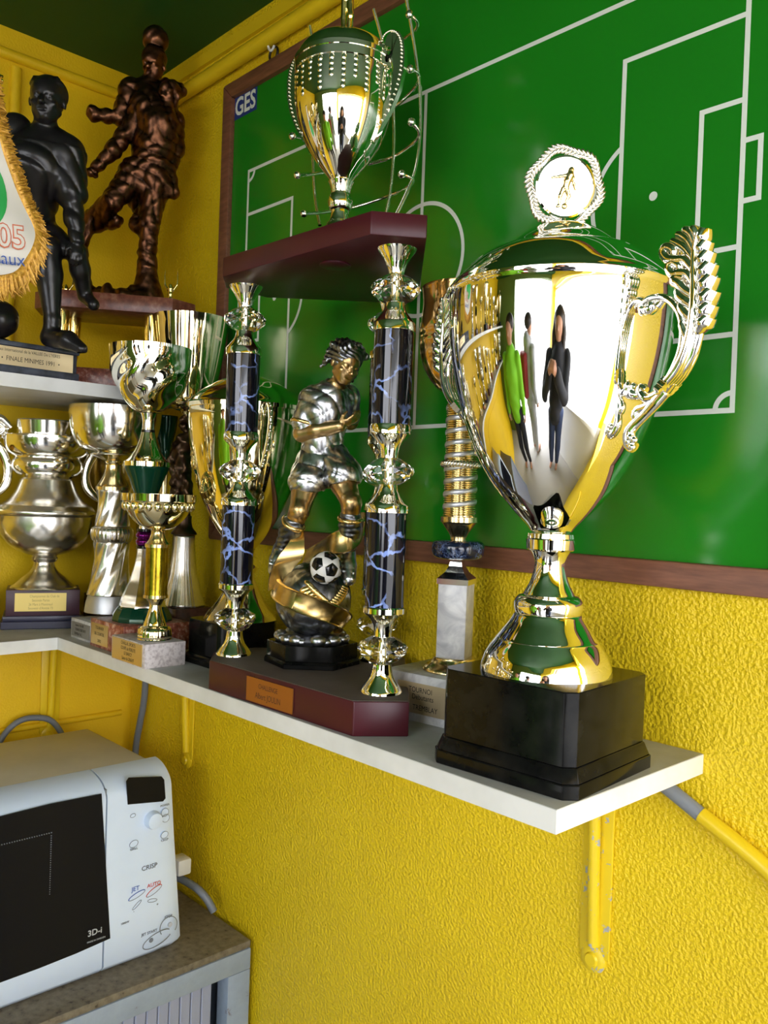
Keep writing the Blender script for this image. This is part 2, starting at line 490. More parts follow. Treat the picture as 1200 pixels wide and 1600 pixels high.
# ---------------------------------------------------------------- sculpting: distance fields to one continuous mesh
class Sculpt:
    def __init__(s, lo, hi, h):
        s.h = h
        s.lo = np.array(lo, float) - 2 * h
        n = np.ceil((np.array(hi, float) + 2 * h - s.lo) / h).astype(int) + 1
        s.ax = [s.lo[i] + h * np.arange(n[i]) for i in range(3)]
        s.f = np.full(n, 0.05 if h < 0.004 else 0.5, np.float32)
    def region(s, lo, hi):
        sl, gr = [], []
        for i in range(3):
            a = int(np.clip(np.floor((lo[i] - s.lo[i]) / s.h), 0, s.f.shape[i]))
            b = int(np.clip(np.ceil((hi[i] - s.lo[i]) / s.h) + 1, 0, s.f.shape[i]))
            sl.append(slice(a, b)); gr.append(s.ax[i][a:b])
        if min(len(g) for g in gr) == 0:
            return None, None
        return tuple(sl), (gr[0][:, None, None], gr[1][None, :, None], gr[2][None, None, :])
    def put(s, sl, d, k, op):
        a = s.f[sl]
        if op == 'add':
            hh = np.clip(0.5 + 0.5 * (a - d) / k, 0, 1)
            s.f[sl] = a + (d - a) * hh - k * hh * (1 - hh)
        else:
            d = -d
            hh = np.clip(0.5 - 0.5 * (a - d) / k, 0, 1)
            s.f[sl] = a + (d - a) * hh + k * hh * (1 - hh)
    def cap(s, a, b, ra, rb=None, k=0.004, op='add'):
        a = np.array(a, float); b = np.array(b, float)
        rb = ra if rb is None else rb
        m = max(ra, rb) + 2 * k + 2 * s.h
        sl, g = s.region(np.minimum(a, b) - m, np.maximum(a, b) + m)
        if sl is None: return
        d = b - a
        L = max(float(d @ d), 1e-12)
        t = np.clip(((g[0] - a[0]) * d[0] + (g[1] - a[1]) * d[1] + (g[2] - a[2]) * d[2]) / L, 0, 1)
        q = np.sqrt((g[0] - a[0] - t * d[0]) ** 2 + (g[1] - a[1] - t * d[1]) ** 2 + (g[2] - a[2] - t * d[2]) ** 2) - (ra + (rb - ra) * t)
        s.put(sl, q, k, op)
    def chain(s, pts, rs, k=0.004):
        for i in range(len(pts) - 1):
            s.cap(pts[i], pts[i + 1], rs[i], rs[i + 1], k)
    def ell(s, c, r, B=None, k=0.004, op='add'):
        c = np.array(c, float); r = np.array(r, float)
        m = max(r) + 2 * k + 2 * s.h
        sl, g = s.region(c - m, c + m)
        if sl is None: return
        B = np.eye(3) if B is None else np.array(B, float)      # rows = local axes
        p = [sum(B[i][j] * (g[j] - c[j]) for j in range(3)) / r[i] for i in range(3)]
        q = np.sqrt(p[0] ** 2 + p[1] ** 2 + p[2] ** 2) + 1e-9
        q2 = np.sqrt((p[0] / r[0]) ** 2 + (p[1] / r[1]) ** 2 + (p[2] / r[2]) ** 2) + 1e-9
        s.put(sl, q * (q - 1) / q2, k, op)
    def plane(s, p, n, k=0.001):
        """cut away the side that n points to"""
        n = np.array(n, float); n /= np.linalg.norm(n)
        g = (s.ax[0][:, None, None], s.ax[1][None, :, None], s.ax[2][None, None, :])
        d = -((g[0] - p[0]) * n[0] + (g[1] - p[1]) * n[1] + (g[2] - p[2]) * n[2])
        s.put((slice(None),) * 3, d, k, 'sub')
    def folds(s, amp, waves, lo=None, hi=None, sharp=False):
        sl, g = s.region(s.lo if lo is None else lo, (s.lo + s.h * np.array(s.f.shape)) if hi is None else hi)
        w = 0
        for (kx, ky, kz, ph) in waves:
            q = np.sin(kx * g[0] + ky * g[1] + kz * g[2] + ph + (2.2 if sharp else 1.3) * np.sin(0.37 * ky * g[0] - 0.41 * kx * g[2] + 0.3 * kz * g[1]))
            w = w + (0.5 - 1.1 * np.sqrt(np.abs(q)) if sharp else q)
        s.f[sl] = s.f[sl] + amp * w / len(waves)
    def mesh(s, name, mat, parent, **kw):
        f = s.f
        ins = f < 0
        c = sum(ins[a:a + f.shape[0] - 1, b:b + f.shape[1] - 1, d:d + f.shape[2] - 1].astype(np.int8) for a in (0, 1) for b in (0, 1) for d in (0, 1))
        act = (c > 0) & (c < 8)
        idx = np.argwhere(act)
        num = np.full(act.shape, -1, np.int64)
        num[act] = np.arange(len(idx))
        cor = {(a, b, d): f[idx[:, 0] + a, idx[:, 1] + b, idx[:, 2] + d] for a in (0, 1) for b in (0, 1) for d in (0, 1)}
        acc = np.zeros((len(idx), 3)); cnt = np.zeros(len(idx))
        for k0 in cor:
            for ax in range(3):
                if k0[ax] == 0:
                    k1 = list(k0); k1[ax] = 1; k1 = tuple(k1)
                    v0, v1 = cor[k0], cor[k1]
                    x = (v0 < 0) != (v1 < 0)
                    t = np.where(x, v0 / np.where(x, v0 - v1, 1), 0)
                    p = np.tile(np.array(k0, float), (len(idx), 1))
                    p[:, ax] = t
                    acc[x] += p[x]; cnt[x] += 1
        V = s.lo + s.h * (idx + acc / np.maximum(cnt, 1)[:, None])
        Q = []
        for ax in range(3):
            n0 = [slice(1, -1)] * 3; n0[ax] = slice(0, f.shape[ax] - 1)
            n1 = list(n0); n1[ax] = slice(1, f.shape[ax])
            A, B = ins[tuple(n0)], ins[tuple(n1)]
            for pos in (True, False):
                e = np.argwhere((A & ~B) if pos else (~A & B))
                if not len(e): continue
                o = np.array([1, 1, 1]); o[ax] = 0
                e = e + o
                u, w = (ax + 1) % 3, (ax + 2) % 3
                def nb(du, dw):
                    z = e.copy(); z[:, u] -= du; z[:, w] -= dw
                    return num[z[:, 0], z[:, 1], z[:, 2]]
                q = np.stack([nb(1, 1), nb(0, 1), nb(0, 0), nb(1, 0)], 1)
                Q.append(q if pos else q[:, ::-1])
        Q = np.concatenate(Q)
        Q = Q[(Q >= 0).all(1)]
        me = bpy.data.meshes.new(name)
        me.vertices.add(len(V)); me.vertices.foreach_set('co', V.astype(np.float32).ravel())
        me.loops.add(len(Q) * 4); me.loops.foreach_set('vertex_index', Q.astype(np.int32).ravel())
        me.polygons.add(len(Q)); me.polygons.foreach_set('loop_start', np.arange(0, len(Q) * 4, 4, dtype=np.int32))
        me.update(calc_edges=True)
        me.validate()
        for p in me.polygons:
            p.use_smooth = True
        return mesh_obj(name, me, mat, parent, **kw)
def unit(v):
    v = np.array(v, float)
    return v / np.linalg.norm(v)
def head_axes(face, up):
    f = unit(face)
    u = np.array(up, float); u = unit(u - f * (u @ f))
    return np.cross(f, u), u, f           # right hand of the figure's viewer side, up, forward
def sculpt_head(s, c, face, up, H, mouth=0.4):
    """H = head height; centre c is the middle of the skull"""
    r, u, f = head_axes(face, up)
    B = (r, u, f)
    c = np.array(c, float)
    P = lambda x, y, z: c + (r * x + u * y + f * z) * H
    k = H * 0.05
    s.ell(P(0, 0.10, -0.04), (H * 0.335, H * 0.385, H * 0.42), B, k)       # skull
    s.ell(P(0, -0.16, 0.09), (H * 0.27, H * 0.31, H * 0.27), B, k)         # face
    s.ell(P(0, -0.36, 0.17), (H * 0.15, H * 0.11, H * 0.15), B, k)         # chin
    s.cap(P(-0.22, -0.22, 0.02), P(-0.08, -0.38, 0.17), H * 0.08, H * 0.07, k)
    s.cap(P(0.22, -0.22, 0.02), P(0.08, -0.38, 0.17), H * 0.08, H * 0.07, k)
    for q in (-1, 1):
        s.ell(P(q * 0.135, 0.0, 0.36), (H * 0.085, H * 0.055, H * 0.06), B, H * 0.03, 'sub')   # eye socket
        s.ell(P(q * 0.135, 0.0, 0.285), (H * 0.062, H * 0.05, H * 0.06), B, H * 0.012)
        s.cap(P(q * 0.06, 0.075, 0.34), P(q * 0.21, 0.085, 0.28), H * 0.028, H * 0.025, H * 0.02)  # brow
        s.ell(P(q * 0.18, -0.12, 0.24), (H * 0.085, H * 0.07, H * 0.07), B, H * 0.04)           # cheek
        s.ell(P(q * 0.34, -0.03, -0.03), (H * 0.035, H * 0.105, H * 0.065), B, H * 0.015)       # ear
    s.cap(P(0, 0.05, 0.34), P(0, -0.13, 0.435), H * 0.032, H * 0.05, H * 0.02)                  # nose
    s.ell(P(0, -0.145, 0.40), (H * 0.078, H * 0.035, H * 0.05), B, H * 0.02)
    s.ell(P(0, -0.255, 0.355), (H * 0.115, H * 0.028 + H * 0.03 * mouth, H * 0.05), B, H * 0.012, 'sub')
    s.cap(P(-0.10, -0.232 + 0.02 * mouth, 0.315), P(0.10, -0.232 + 0.02 * mouth, 0.315), H * 0.024, None, H * 0.012)
    s.cap(P(-0.08, -0.285 - 0.03 * mouth, 0.31), P(0.08, -0.285 - 0.03 * mouth, 0.31), H * 0.028, None, H * 0.012)
    return P, (r, u, f)
def sculpt_hand(s, w, d, n, L, curl=0.5, thumb=1, k=None):
    """w wrist, d pointing direction, n palm normal, L hand length"""
    d = unit(d); n = np.array(n, float); n = unit(n - d * (n @ d)); t = np.cross(d, n)
    w = np.array(w, float)
    k = k or L * 0.03
    P = lambda a, b, c: w + (d * a + t * b + n * c) * L
    s.ell(P(0.27, 0, 0), (L * 0.28, L * 0.21, L * 0.10), (d, t, n), L * 0.06)
    for i, (b, ln) in enumerate(((-0.155, 0.40), (-0.055, 0.46), (0.05, 0.44), (0.15, 0.34))):
        a0 = P(0.45, b, 0)
        ca, sa = math.cos(curl * 0.8), math.sin(curl * 0.8)
        a1 = a0 + (d * ca + n * sa) * L * ln * 0.45
        cb, sb = math.cos(curl * 2.0), math.sin(curl * 2.0)
        a2 = a1 + (d * cb + n * sb) * L * ln * 0.35
        cc, sc = math.cos(curl * 2.9), math.sin(curl * 2.9)
        a3 = a2 + (d * cc + n * sc) * L * ln * 0.22
        s.chain([a0, a1, a2, a3], [L * 0.058, L * 0.053, L * 0.047, L * 0.04], k)
    b0 = P(0.12, -0.15 * thumb, 0.02)
    b1 = P(0.30, -0.30 * thumb, 0.10)
    b2 = P(0.46, -0.30 * thumb, 0.17 + 0.05 * curl)
    s.chain([b0, b1, b2], [L * 0.075, L * 0.062, L * 0.048], k)

# ---------------------------------------------------------------- the room
FLOOR = -1.28
H = 1.0575
XR = 2.2
YB = -2.3
struct(box('floor', -0.1, 2.5, YB - 0.1, 0.1, FLOOR - 0.1, FLOOR, MT['floor']))
bm = bmesh.new()
add_box(bm, -0.12, 1.70, 0.0, 0.12, FLOOR, H + 0.05)
add_box(bm, 1.70, XR + 0.12, 0.0, 0.12, FLOOR, -0.36)
add_box(bm, 1.70, XR + 0.12, 0.0, 0.12, 0.80, H + 0.05)
struct(bm_obj('wall_right', bm, MT['yellow']))
struct(box('wall_left', -0.12, 0.0, YB, 0.0, FLOOR, H + 0.05, MT['yellow_smooth']))
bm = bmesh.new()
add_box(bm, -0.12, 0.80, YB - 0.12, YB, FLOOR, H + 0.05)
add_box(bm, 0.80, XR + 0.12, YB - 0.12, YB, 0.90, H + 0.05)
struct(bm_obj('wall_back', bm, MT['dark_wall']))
bm = bmesh.new()
add_box(bm, XR, XR + 0.12, YB, -2.16, -0.36, H + 0.05)
add_box(bm, XR, XR + 0.12, -0.10, 0.0, -0.36, H + 0.05)
add_box(bm, XR, XR + 0.12, -2.16, -0.10, 0.80, H + 0.05)
struct(bm_obj('trim_3', bm, MT['yellow_smooth']))
bm = bmesh.new()
add_box(bm, XR, XR + 0.12, YB, 0.0, FLOOR, -0.36)
struct(bm_obj('wall_front', bm, MT['counter']))
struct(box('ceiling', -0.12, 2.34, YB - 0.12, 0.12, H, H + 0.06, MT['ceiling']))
struct(box('added_awning', XR + 0.13, 3.15, YB, 0.12, 0.76, 0.80, MT['counter']))  # unseen awning, added outside the hatch to cut down the sky light
cn = box('serving_counter', 2.07, 2.50, -2.14, -0.12, -0.359, -0.32, MT['counter'], bev=0.004)
tag(cn, 'long white serving counter under the open hatch behind the camera', 'counter')
bm = bmesh.new()
add_box(bm, 2.52, 30.0, -30.0, 20.0, FLOOR - 0.12, FLOOR - 0.02)
add_box(bm, -20.0, 2.52, -30.0, YB - 0.11, FLOOR - 0.12, FLOOR - 0.02)
gr = bm_obj('ground_outside', bm, MT['concrete'])
struct(gr)
# round painted conduit running along the top of the right wall, and the ridges of the block wall
bm = bmesh.new()
add_tube(bm, [(0.03, -0.013, 0.983), (1.69, -0.013, 1.003)], 0.013, 12)
add_box(bm, 0.0, 1.69, -0.007, 0.0, 1.02, 1.04)
struct(bm_obj('trim_1', bm, MT['yellow_paint'], None, 50))
bm = bmesh.new()
add_tube(bm, [(0.003, -0.02, 1.012), (0.003, -2.28, 0.990)], 0.010, 10)
add_tube(bm, [(0.002, -0.262, 0.99), (0.002, -0.262, 0.44)], 0.010, 10)
add_tube(bm, [(0.001, -0.02, -0.203), (0.001, -2.0, -0.213)], 0.006, 8)
add_tube(bm, [(0.001, -0.02, 0.62), (0.001, -2.0, 0.61)], 0.004, 8)
struct(bm_obj('trim_2', bm, MT['yellow_smooth'], None, 50))

# ---------------------------------------------------------------- the green football board
BL, BR, BB, BT = .3009, 1.297, .1624, .9476
FW = 0.027
board = thing('tactics_board', 'large green football tactics board in a brown wooden frame on the right wall', 'board', (BL, 0.0, BB))
w_, h_ = BR - BL, BT - BB
box('panel', FW * 0.6, w_ - FW * 0.6, -0.0105, -0.002, FW * 0.6, h_ - FW * 0.6, MT['board'], board)
for i, (a, b, c, d) in enumerate(((0, w_, 0, FW), (0, w_, h_ - FW, h_))):
    y = [(0, c), (w_, c), (w_ - FW, d), (FW, d)] if i == 0 else [(FW, c), (w_ - FW, c), (w_, d), (0, d)]
    bm = bmesh.new(); add_prism(bm, y, 0.0, 0.019); bevel(bm, 0.0025)
    o = bm_obj('frame_rail', bm, MT['wood'], board, 40); o.rotation_euler = (PI / 2, 0, 0)
for y in ([(0, 0), (FW, FW), (FW, h_ - FW), (0, h_)], [(w_, 0), (w_, h_), (w_ - FW, h_ - FW), (w_ - FW, FW)]):
    bm = bmesh.new(); add_prism(bm, y, 0.0, 0.019); bevel(bm, 0.0025)
    o = bm_obj('frame_rail', bm, MT['wood'], board, 40); o.rotation_euler = (PI / 2, 0, 0)
bm = bmesh.new()
LW = 0.0052
lift = [0.0]
def seg_line(x0, z0, x1, z1, w=LW):
    lift[0] += 0.00001
    d = Vector((x1 - x0, 0, z1 - z0)).normalized(); nrm = Vector((-d.z, 0, d.x)) * w / 2; d = d * w / 2
    a, b = Vector((x0 - BL, -0.0108, z0 - BB)) - d, Vector((x1 - BL, -0.0108, z1 - BB)) + d
    bm.faces.new([bm.verts.new(q) for q in (q + Vector((0, -lift[0], 0)) for q in (a - nrm, b - nrm, b + nrm, a + nrm))])
def arc_line(cx, cz, r, a0, a1, w=LW, n=48):
    lift[0] += 0.00001
    for i in range(n):
        q = []
        for a, rr in ((i, r - w / 2), (i + 1, r - w / 2), (i + 1, r + w / 2), (i, r + w / 2)):
            t = math.radians(a0 + (a1 - a0) * a / n)
            q.append(bm.verts.new((cx - BL + rr * math.cos(t), -0.0108 - lift[0], cz - BB + rr * math.sin(t))))
        bm.faces.new(q)
PL, PRr, PT_, PB_, PM = 0.377, 1.219, 0.784, 0.3395, 0.7885
for q in ((PL, PB_, PRr, PB_), (PL, PT_, PRr, PT_), (PL, PB_, PL, PT_), (PRr, PB_, PRr, PT_), (PM, PB_, PM, PT_),
          (PL, 0.711, 0.501, 0.711), (0.501, 0.711, 0.501, 0.407), (PL, 0.407, 0.501, 0.407),
          (PRr, 0.720, 1.0865, 0.720), (1.0865, 0.720, 1.0865, 0.413), (PRr, 0.413, 1.0865, 0.413),
          (PL, 0.637, 0.42, 0.637), (0.42, 0.637, 0.42, 0.497), (PL, 0.497, 0.42, 0.497),
          (PRr, 0.638, 1.176, 0.638), (1.176, 0.638, 1.176, 0.497), (PRr, 0.497, 1.176, 0.497),
          (PRr, 0.598, 1.236, 0.598), (1.236, 0.598, 1.236, 0.540), (PRr, 0.540, 1.236, 0.540),
          (PL, 0.598, 0.36, 0.598), (0.36, 0.598, 0.36, 0.540), (PL, 0.540, 0.36, 0.540)):
    seg_line(*q)
arc_line(PM + 0.002, 0.561, 0.0735, 0, 360, n=72)
aa = math.degrees(math.acos((1.126 - 1.0865) / 0.0725))
arc_line(1.126, 0.567, 0.0725, 180 - aa, 180 + aa)
arc_line(0.462, 0.560, 0.0725, -aa, aa)
arc_line(PL, PT_, 0.017, -90, 0, n=12); arc_line(PL, PB_, 0.017, 0, 90, n=12)
arc_line(PRr, PT_, 0.017, 180, 270, n=12); arc_line(PRr, PB_, 0.017, 90, 180, n=12)
for c in ((1.126, 0.567), (0.462, 0.56)):
    bm.faces.new([bm.verts.new((c[0] - BL + 0.0048 * math.cos(t * PI / 8), -0.0108, c[1] - BB + 0.0048 * math.sin(t * PI / 8))) for t in range(16)])
bm_obj('pitch_markings', bm, MT['line'], board)
st = plate('sticker', (0.0595, -0.0105, 0.757 - 0.0165), (1, 0, 0), (0, 0, 1), 0.066, 0.040, MT['sticker'], board, 0.0004)
st.rotation_mode = 'QUATERNION'
text('GES', 0.042, MT['line'], st, (-0.001, -0.001, 0.0004), (1, 0, 0), (0.12, 1, 0), 0.0001, 0.86, bold=0.001)
hk = thing('wall_hook', 'small white hook and dark ring above the top rail of the green board', 'hook', (0.433, 0.0, 0.965))
tube('ring', [(0.011 * math.cos(a * PI / 6), -0.008, -0.004 + 0.011 * math.sin(a * PI / 6)) for a in range(13)], 0.0022, MT['dark_metal'], hk, n=3, seg=8)
tube('hook', [(-0.004, 0.0, 0.022), (-0.006, -0.010, 0.024), (-0.009, -0.013, 0.016), (-0.008, -0.012, 0.006), (0.0, -0.012, 0.0), (0.007, -0.012, 0.006)], 0.0022, MT['white_plastic'], hk, n=5, seg=8)

# ---------------------------------------------------------------- shelves, brackets, cables
TS = 0.0197
sh = thing('wall_shelf', 'white laminate shelf along the right wall under the green board', 'shelf', (0, 0, 0))
bm = bmesh.new()
poly = [(0.0, -0.0005), (0.0, -0.250), (1.2, -0.250), (1.2, -0.0005)]
add_prism(bm, poly, -TS, -0.0006)
bm_obj('plank', bm, MT['white_shelf'], sh)
prism('top_veneer', [(0.0, -0.0008), (0.0, -0.2495), (1.1995, -0.2495), (1.1995, -0.0008)], -0.0006, 0.0, MT['shelf_top'], sh)
sh2 = thing('wall_shelf', 'white lower shelf along the left wall, carrying the burgundy based silver cup', 'shelf', (0, -0.2505, 0))
LS = -2.2
prism('plank', [(0.0005, 0), (0.234, 0), (0.234, LS), (0.0005, LS)], -TS, -0.0006, MT['white_shelf'], sh2)
prism('top_veneer', [(0.0008, 0), (0.2335, 0), (0.2335, LS), (0.0008, LS)], -0.0006, 0.0, MT['shelf_top'], sh2)
ZU = .4079
sh3 = thing('wall_shelf', 'white upper shelf on the left wall, under the two dark statues', 'shelf', (0, -0.070, ZU))
prism('plank', [(0.0005, 0), (0.300, 0), (0.300, LS), (0.0005, LS)], -0.0205, 0.0, MT['white_shelf'], sh3)
def bracket(label, x, y, z, rotz, ln, dep, mat, bolt=True):
    """T section wall bracket: upright, arm under the shelf, sloping strut rib with a washer foot"""
    t = thing('shelf_bracket', label, 'bracket', (x, y, z), rotz)
    bm = bmesh.new(); add_box(bm, -0.0185, 0.0185, -0.0035, 0.0, -ln, -0.001); bevel(bm, 0.0012)
    bm_obj('upright', bm, mat, t, 40)
    bm = bmesh.new(); add_box(bm, -0.0125, 0.0125, -dep, -0.002, -0.006, -0.0005); bevel(bm, 0.001)
    bm_obj('arm', bm, mat, t, 40)
    bm = bmesh.new()
    pts = curve_pts([(0, -0.0045, -ln + 0.012), (0, -0.008, -ln * 0.7), (0, -0.012, -ln * 0.35), (0, -0.018, -0.006)], 6)
    add_tube(bm, pts, 0.0068, 12)
    bm_obj('strut', bm, mat, t, 60)
    bm = bmesh.new(); add_lathe(bm, [(0.0155, 0), (0.0155, 0.003), (0.012, 0.0055), (0.008, 0.0060), (0.0068, 0.0080), (0.0066, 0.0085), (0.002, 0.0085)], 24)
    o = bm_obj('bolt_head', bm, mat, t, 40); o.rotation_euler = (PI / 2, 0, 0); o.location = (-0.001, 0, -ln - 0.004)
    return t
bracket('yellow painted bracket with chipped paint under the near end of the shelf', 1.087, -0.0005, -TS, 0.0, 0.228, 0.20, MT['worn_yellow'])
bracket('small yellow bracket under the far part of the right shelf, above the oven', 0.229, -0.0005, -TS, 0.0, 0.222, 0.18, MT['yellow_paint'])
bracket('yellow bracket in the corner under the left wall shelf', 0.0005, -0.300, -TS, PI / 2, 0.20, 0.18, MT['yellow_paint']).location = (0.0005, -0.165, -TS)
cd = thing('conduit', 'grey and yellow painted conduit sloping down the wall below the shelf end', 'pipe', (1.14, -0.009, -0.03))
tube('bare_length', [(-0.01, 0.0, 0.005), (0.03, 0.0, -0.012), (0.066, 0.0, -0.029)], 0.0078, MT['conduit'], cd, n=5, seg=12)
tube('painted_length', [(0.064, 0.0, -0.028), (0.095, 0.0, -0.042), (0.13, 0.0, -0.060), (0.165, 0.0, -0.084), (0.20, 0.0, -0.115), (0.26, 0.0, -0.18)], 0.0084, MT['yellow_paint'], cd, n=5, seg=12)
o = tube('cable', [(0.084, -0.012, -0.03), (0.081, -0.012, -0.15), (0.068, -0.013, -0.21), (0.055, -0.014, -0.27), (0.052, -0.016, -0.40), (0.075, -0.018, -0.47)], 0.0065, MT['cable'], None)
tag(o, 'grey cable hanging down the corner from the shelf to behind the oven', 'cable')
o = tube('cable', [(0.02, -0.28, -0.30), (0.02, -0.262, -0.222), (0.022, -0.235, -0.188), (0.024, -0.20, -0.182), (0.028, -0.165, -0.198), (0.032, -0.14, -0.26), (0.035, -0.13, -0.40)], 0.0055, MT['cable'], None)
tag(o, 'grey cable looping up behind the far top edge of the microwave oven', 'cable')

# ---------------------------------------------------------------- metal cabinet with a tambour front
CZ = -0.482
cab = thing('metal_cabinet', 'grey blue metal cabinet with a rusty dirty top under the microwave', 'cabinet', (0, 0, FLOOR))
ch = CZ - FLOOR
CX = 0.458; CY0, CY1 = -0.93, -0.010
bm = bmesh.new(); add_box(bm, 0.012, CX, CY0, CY1, ch - 0.012, ch); bevel(bm, 0.002)
bm_obj('top_panel', bm, MT['cab_top'], cab, 40)
bm = bmesh.new()
add_box(bm, 0.012, CX - 0.004, CY1 - 0.012, CY1 - 0.001, 0.0, ch - 0.012)
add_box(bm, 0.012, CX - 0.004, CY0 + 0.001, CY0 + 0.012, 0.0, ch - 0.012)
add_box(bm, 0.012, 0.022, CY0 + 0.012, CY1 - 0.012, 0.0, ch - 0.012)
add_box(bm, 0.022, CX - 0.03, CY0 + 0.012, CY1 - 0.012, 0.02, 0.04)
bm_obj('carcass', bm, MT['cab'], cab)
box('top_rail', CX - 0.03, CX + 0.001, CY0, CY1, ch - 0.046, ch - 0.0125, MT['cab'], cab, 0.0015)
box('stile', CX - 0.03, CX + 0.0008, CY1 - 0.042, CY1, 0.0, ch - 0.0465, MT['cab'], cab, 0.0015)
box('stile', CX - 0.03, CX + 0.0008, CY0, CY0 + 0.042, 0.0, ch - 0.0465, MT['cab'], cab, 0.0015)
bm = bmesh.new(); add_box(bm, CX - 0.026, CX - 0.016, 0.0, 0.0178, 0.0, ch - 0.047); bevel(bm, 0.0016, 1)
sl0 = bm_obj('slat', bm, MT['slat'], cab, 40)
ys = np.arange(CY0 + 0.043, CY1 - 0.061, 0.019)
for i, y in enumerate(ys):
    o = sl0 if i == 0 else sl0.copy()
    if i: COL.objects.link(o)
    o.location = (0, float(y), 0)

# ---------------------------------------------------------------- microwave oven
MX = 0.400
mw = thing('microwave_oven', 'white microwave oven with black glass door standing on the metal cabinet', 'microwave', (0, 0, CZ))
mh = 0.2925
YR, YL, YS = -0.108, -0.585, -0.240
bm = bmesh.new(); add_box(bm, 0.112, MX - 0.055, YL + 0.012, YR - 0.030, 0.012, mh - 0.001); bevel(bm, 0.008, 3)
bm_obj('housing', bm, MT['mw_top'], mw, 40)
for fx in (0.14, MX - 0.08):
    for fy in (YL + 0.05, YR - 0.06):
        lathe('foot', [(0.014, 0.0), (0.016, 0.002), (0.014, 0.0125)], MT['black_plastic'], mw, 16, loc=(fx, fy, 0))
def face_panel(name, ya, yb, wide_b, mat):
    """rounded front moulding: profile in x-z swept from ya to yb, right side widening downwards"""
    prof = []
    for t in range(9):                      # rounded top
        a = PI / 2 * t / 8
        prof.append((MX - 0.060 + 0.060 * math.sin(a), mh - 0.032 + 0.032 * math.cos(a)))
    prof += [(MX + 0.001, mh * 0.6), (MX + 0.003, mh * 0.3), (MX + 0.004, 0.012), (MX - 0.004, 0.003), (MX - 0.060, 0.003)]
    bm = bmesh.new()
    ns = 8
    cols = []
    for k in range(ns + 1):
        q = []
        for x, z in prof:
            e = wide_b * (1 - z / mh) ** 1.1
            yy = ya + (yb + e - ya) * k / ns
            xx = x
            if wide_b and k >= ns - 2:      # round the right edge
                xx = x - (0.010 if k == ns else 0.0022) * min(1.0, (x - MX + 0.060) / 0.05)
            q.append(bm.verts.new((xx, yy, z)))
        cols.append(q)
    for A, B in zip(cols, cols[1:]):
        for i in range(len(prof) - 1):
            bm.faces.new((A[i], A[i + 1], B[i + 1], B[i]))
        bm.faces.new((A[-1], A[0], B[0], B[-1]))
    bm.faces.new(cols[0]); bm.faces.new(cols[-1][::-1])
    return bm_obj(name, bm, mat, mw, 50)
door = face_panel('door', YL, YS + 0.0005, 0.0, MT['mw_white'])
cp = face_panel('control_panel', YS + 0.003, YR - 0.020, 0.026, MT['mw_white'])
box('door_gap', MX - 0.05, MX - 0.004, YS + 0.0005, YS + 0.003, 0.006, mh - 0.016, MT['seam'], mw)
def on_front(y, z, out=0.0):
    """x of the front moulding at height z above the cabinet"""
    zt = mh - 0.032
    x = MX + 0.004 * max(0, 1 - z / (mh * 0.8))
    return (x + out, y, z)
def front_poly(name, pts, mat, par, out=0.0012, t=0.002):
    bm = bmesh.new()
    a = [bm.verts.new(on_front(y, z, out)) for y, z in pts]
    b = [bm.verts.new(on_front(y, z, out - t)) for y, z in pts]
    n = len(pts)
    bm.faces.new(a); bm.faces.new(b[::-1])
    for i in range(n):
        bm.faces.new((a[i], b[i], b[(i + 1) % n], a[(i + 1) % n]))
    return bm_obj(name, bm, mat, par)
MW = {}
glass = front_poly('door_glass', [(-.2474,.2735), (-.2279,.0527), (-.2789,.0479), (-.3344,.0451), (-.3867,.0442), (YL + 0.03, 0.048), (YL + 0.03, .273), (-.3934,.273), (-.3235,.2751)], MT['mw_glass'], door)
bm = bmesh.new()
for k in range(46):
    z = 0.085 + k * 0.0032
    add_box(bm, MX + 0.0014, MX + 0.0030, -0.3220, -0.3208, z, z + 0.0012)
for k in range(60):
    y = -0.322 - k * 0.0034
    add_box(bm, MX + 0.0014, MX + 0.0030, y, y + 0.0012, 0.2335, 0.2347)
    add_box(bm, MX + 0.0014, MX + 0.0038, y, y + 0.0012, 0.0840, 0.0852)
o = bm_obj('mesh_dots', bm, MT['dots'], door); o['kind'] = 'stuff'
dp = front_poly('display', [(-.2043,.2887), (-.2083,.2836), (-.205,.248), (-.1457,.2399), (-.1415,.244), (-.1448,.2738), (-.1494,.2798)], MT['black_plastic'], cp, 0.0012)
def disc(name, y, z, r, hgt, mat, par, sy=1.0, seg=28):
    bm = bmesh.new(); add_lathe(bm, [(r * 1.08, -0.002), (r * 1.06, hgt * 0.55), (r * 0.94, hgt * 0.9), (r * 0.6, hgt), (0.0005, hgt)], seg)
    o = bm_obj(name, bm, mat, par, 40); o.location = on_front(y, z); o.rotation_euler = (0, PI / 2, 0); o.scale = (1, sy, 1)
    return o
def ring_line(name, y, z, ry, rz, mat, par, w=0.0007, a0=0, a1=360, tilt=0.0):
    bm = bmesh.new(); pts = []
    for k in range(33):
        a = math.radians(a0 + (a1 - a0) * k / 32)
        yy, zz = ry * math.cos(a), rz * math.sin(a)
        c, s = math.cos(tilt), math.sin(tilt)
        pts.append(on_front(y + yy * c - zz * s, z + yy * s + zz * c, 0.0012))
    add_tube(bm, pts, w, 6)
    return bm_obj(name, bm, mat, par, 60)
kb = disc('knob', *(-.1635,.2159), 0.0125, 0.014, MT['mw_white'], cp)
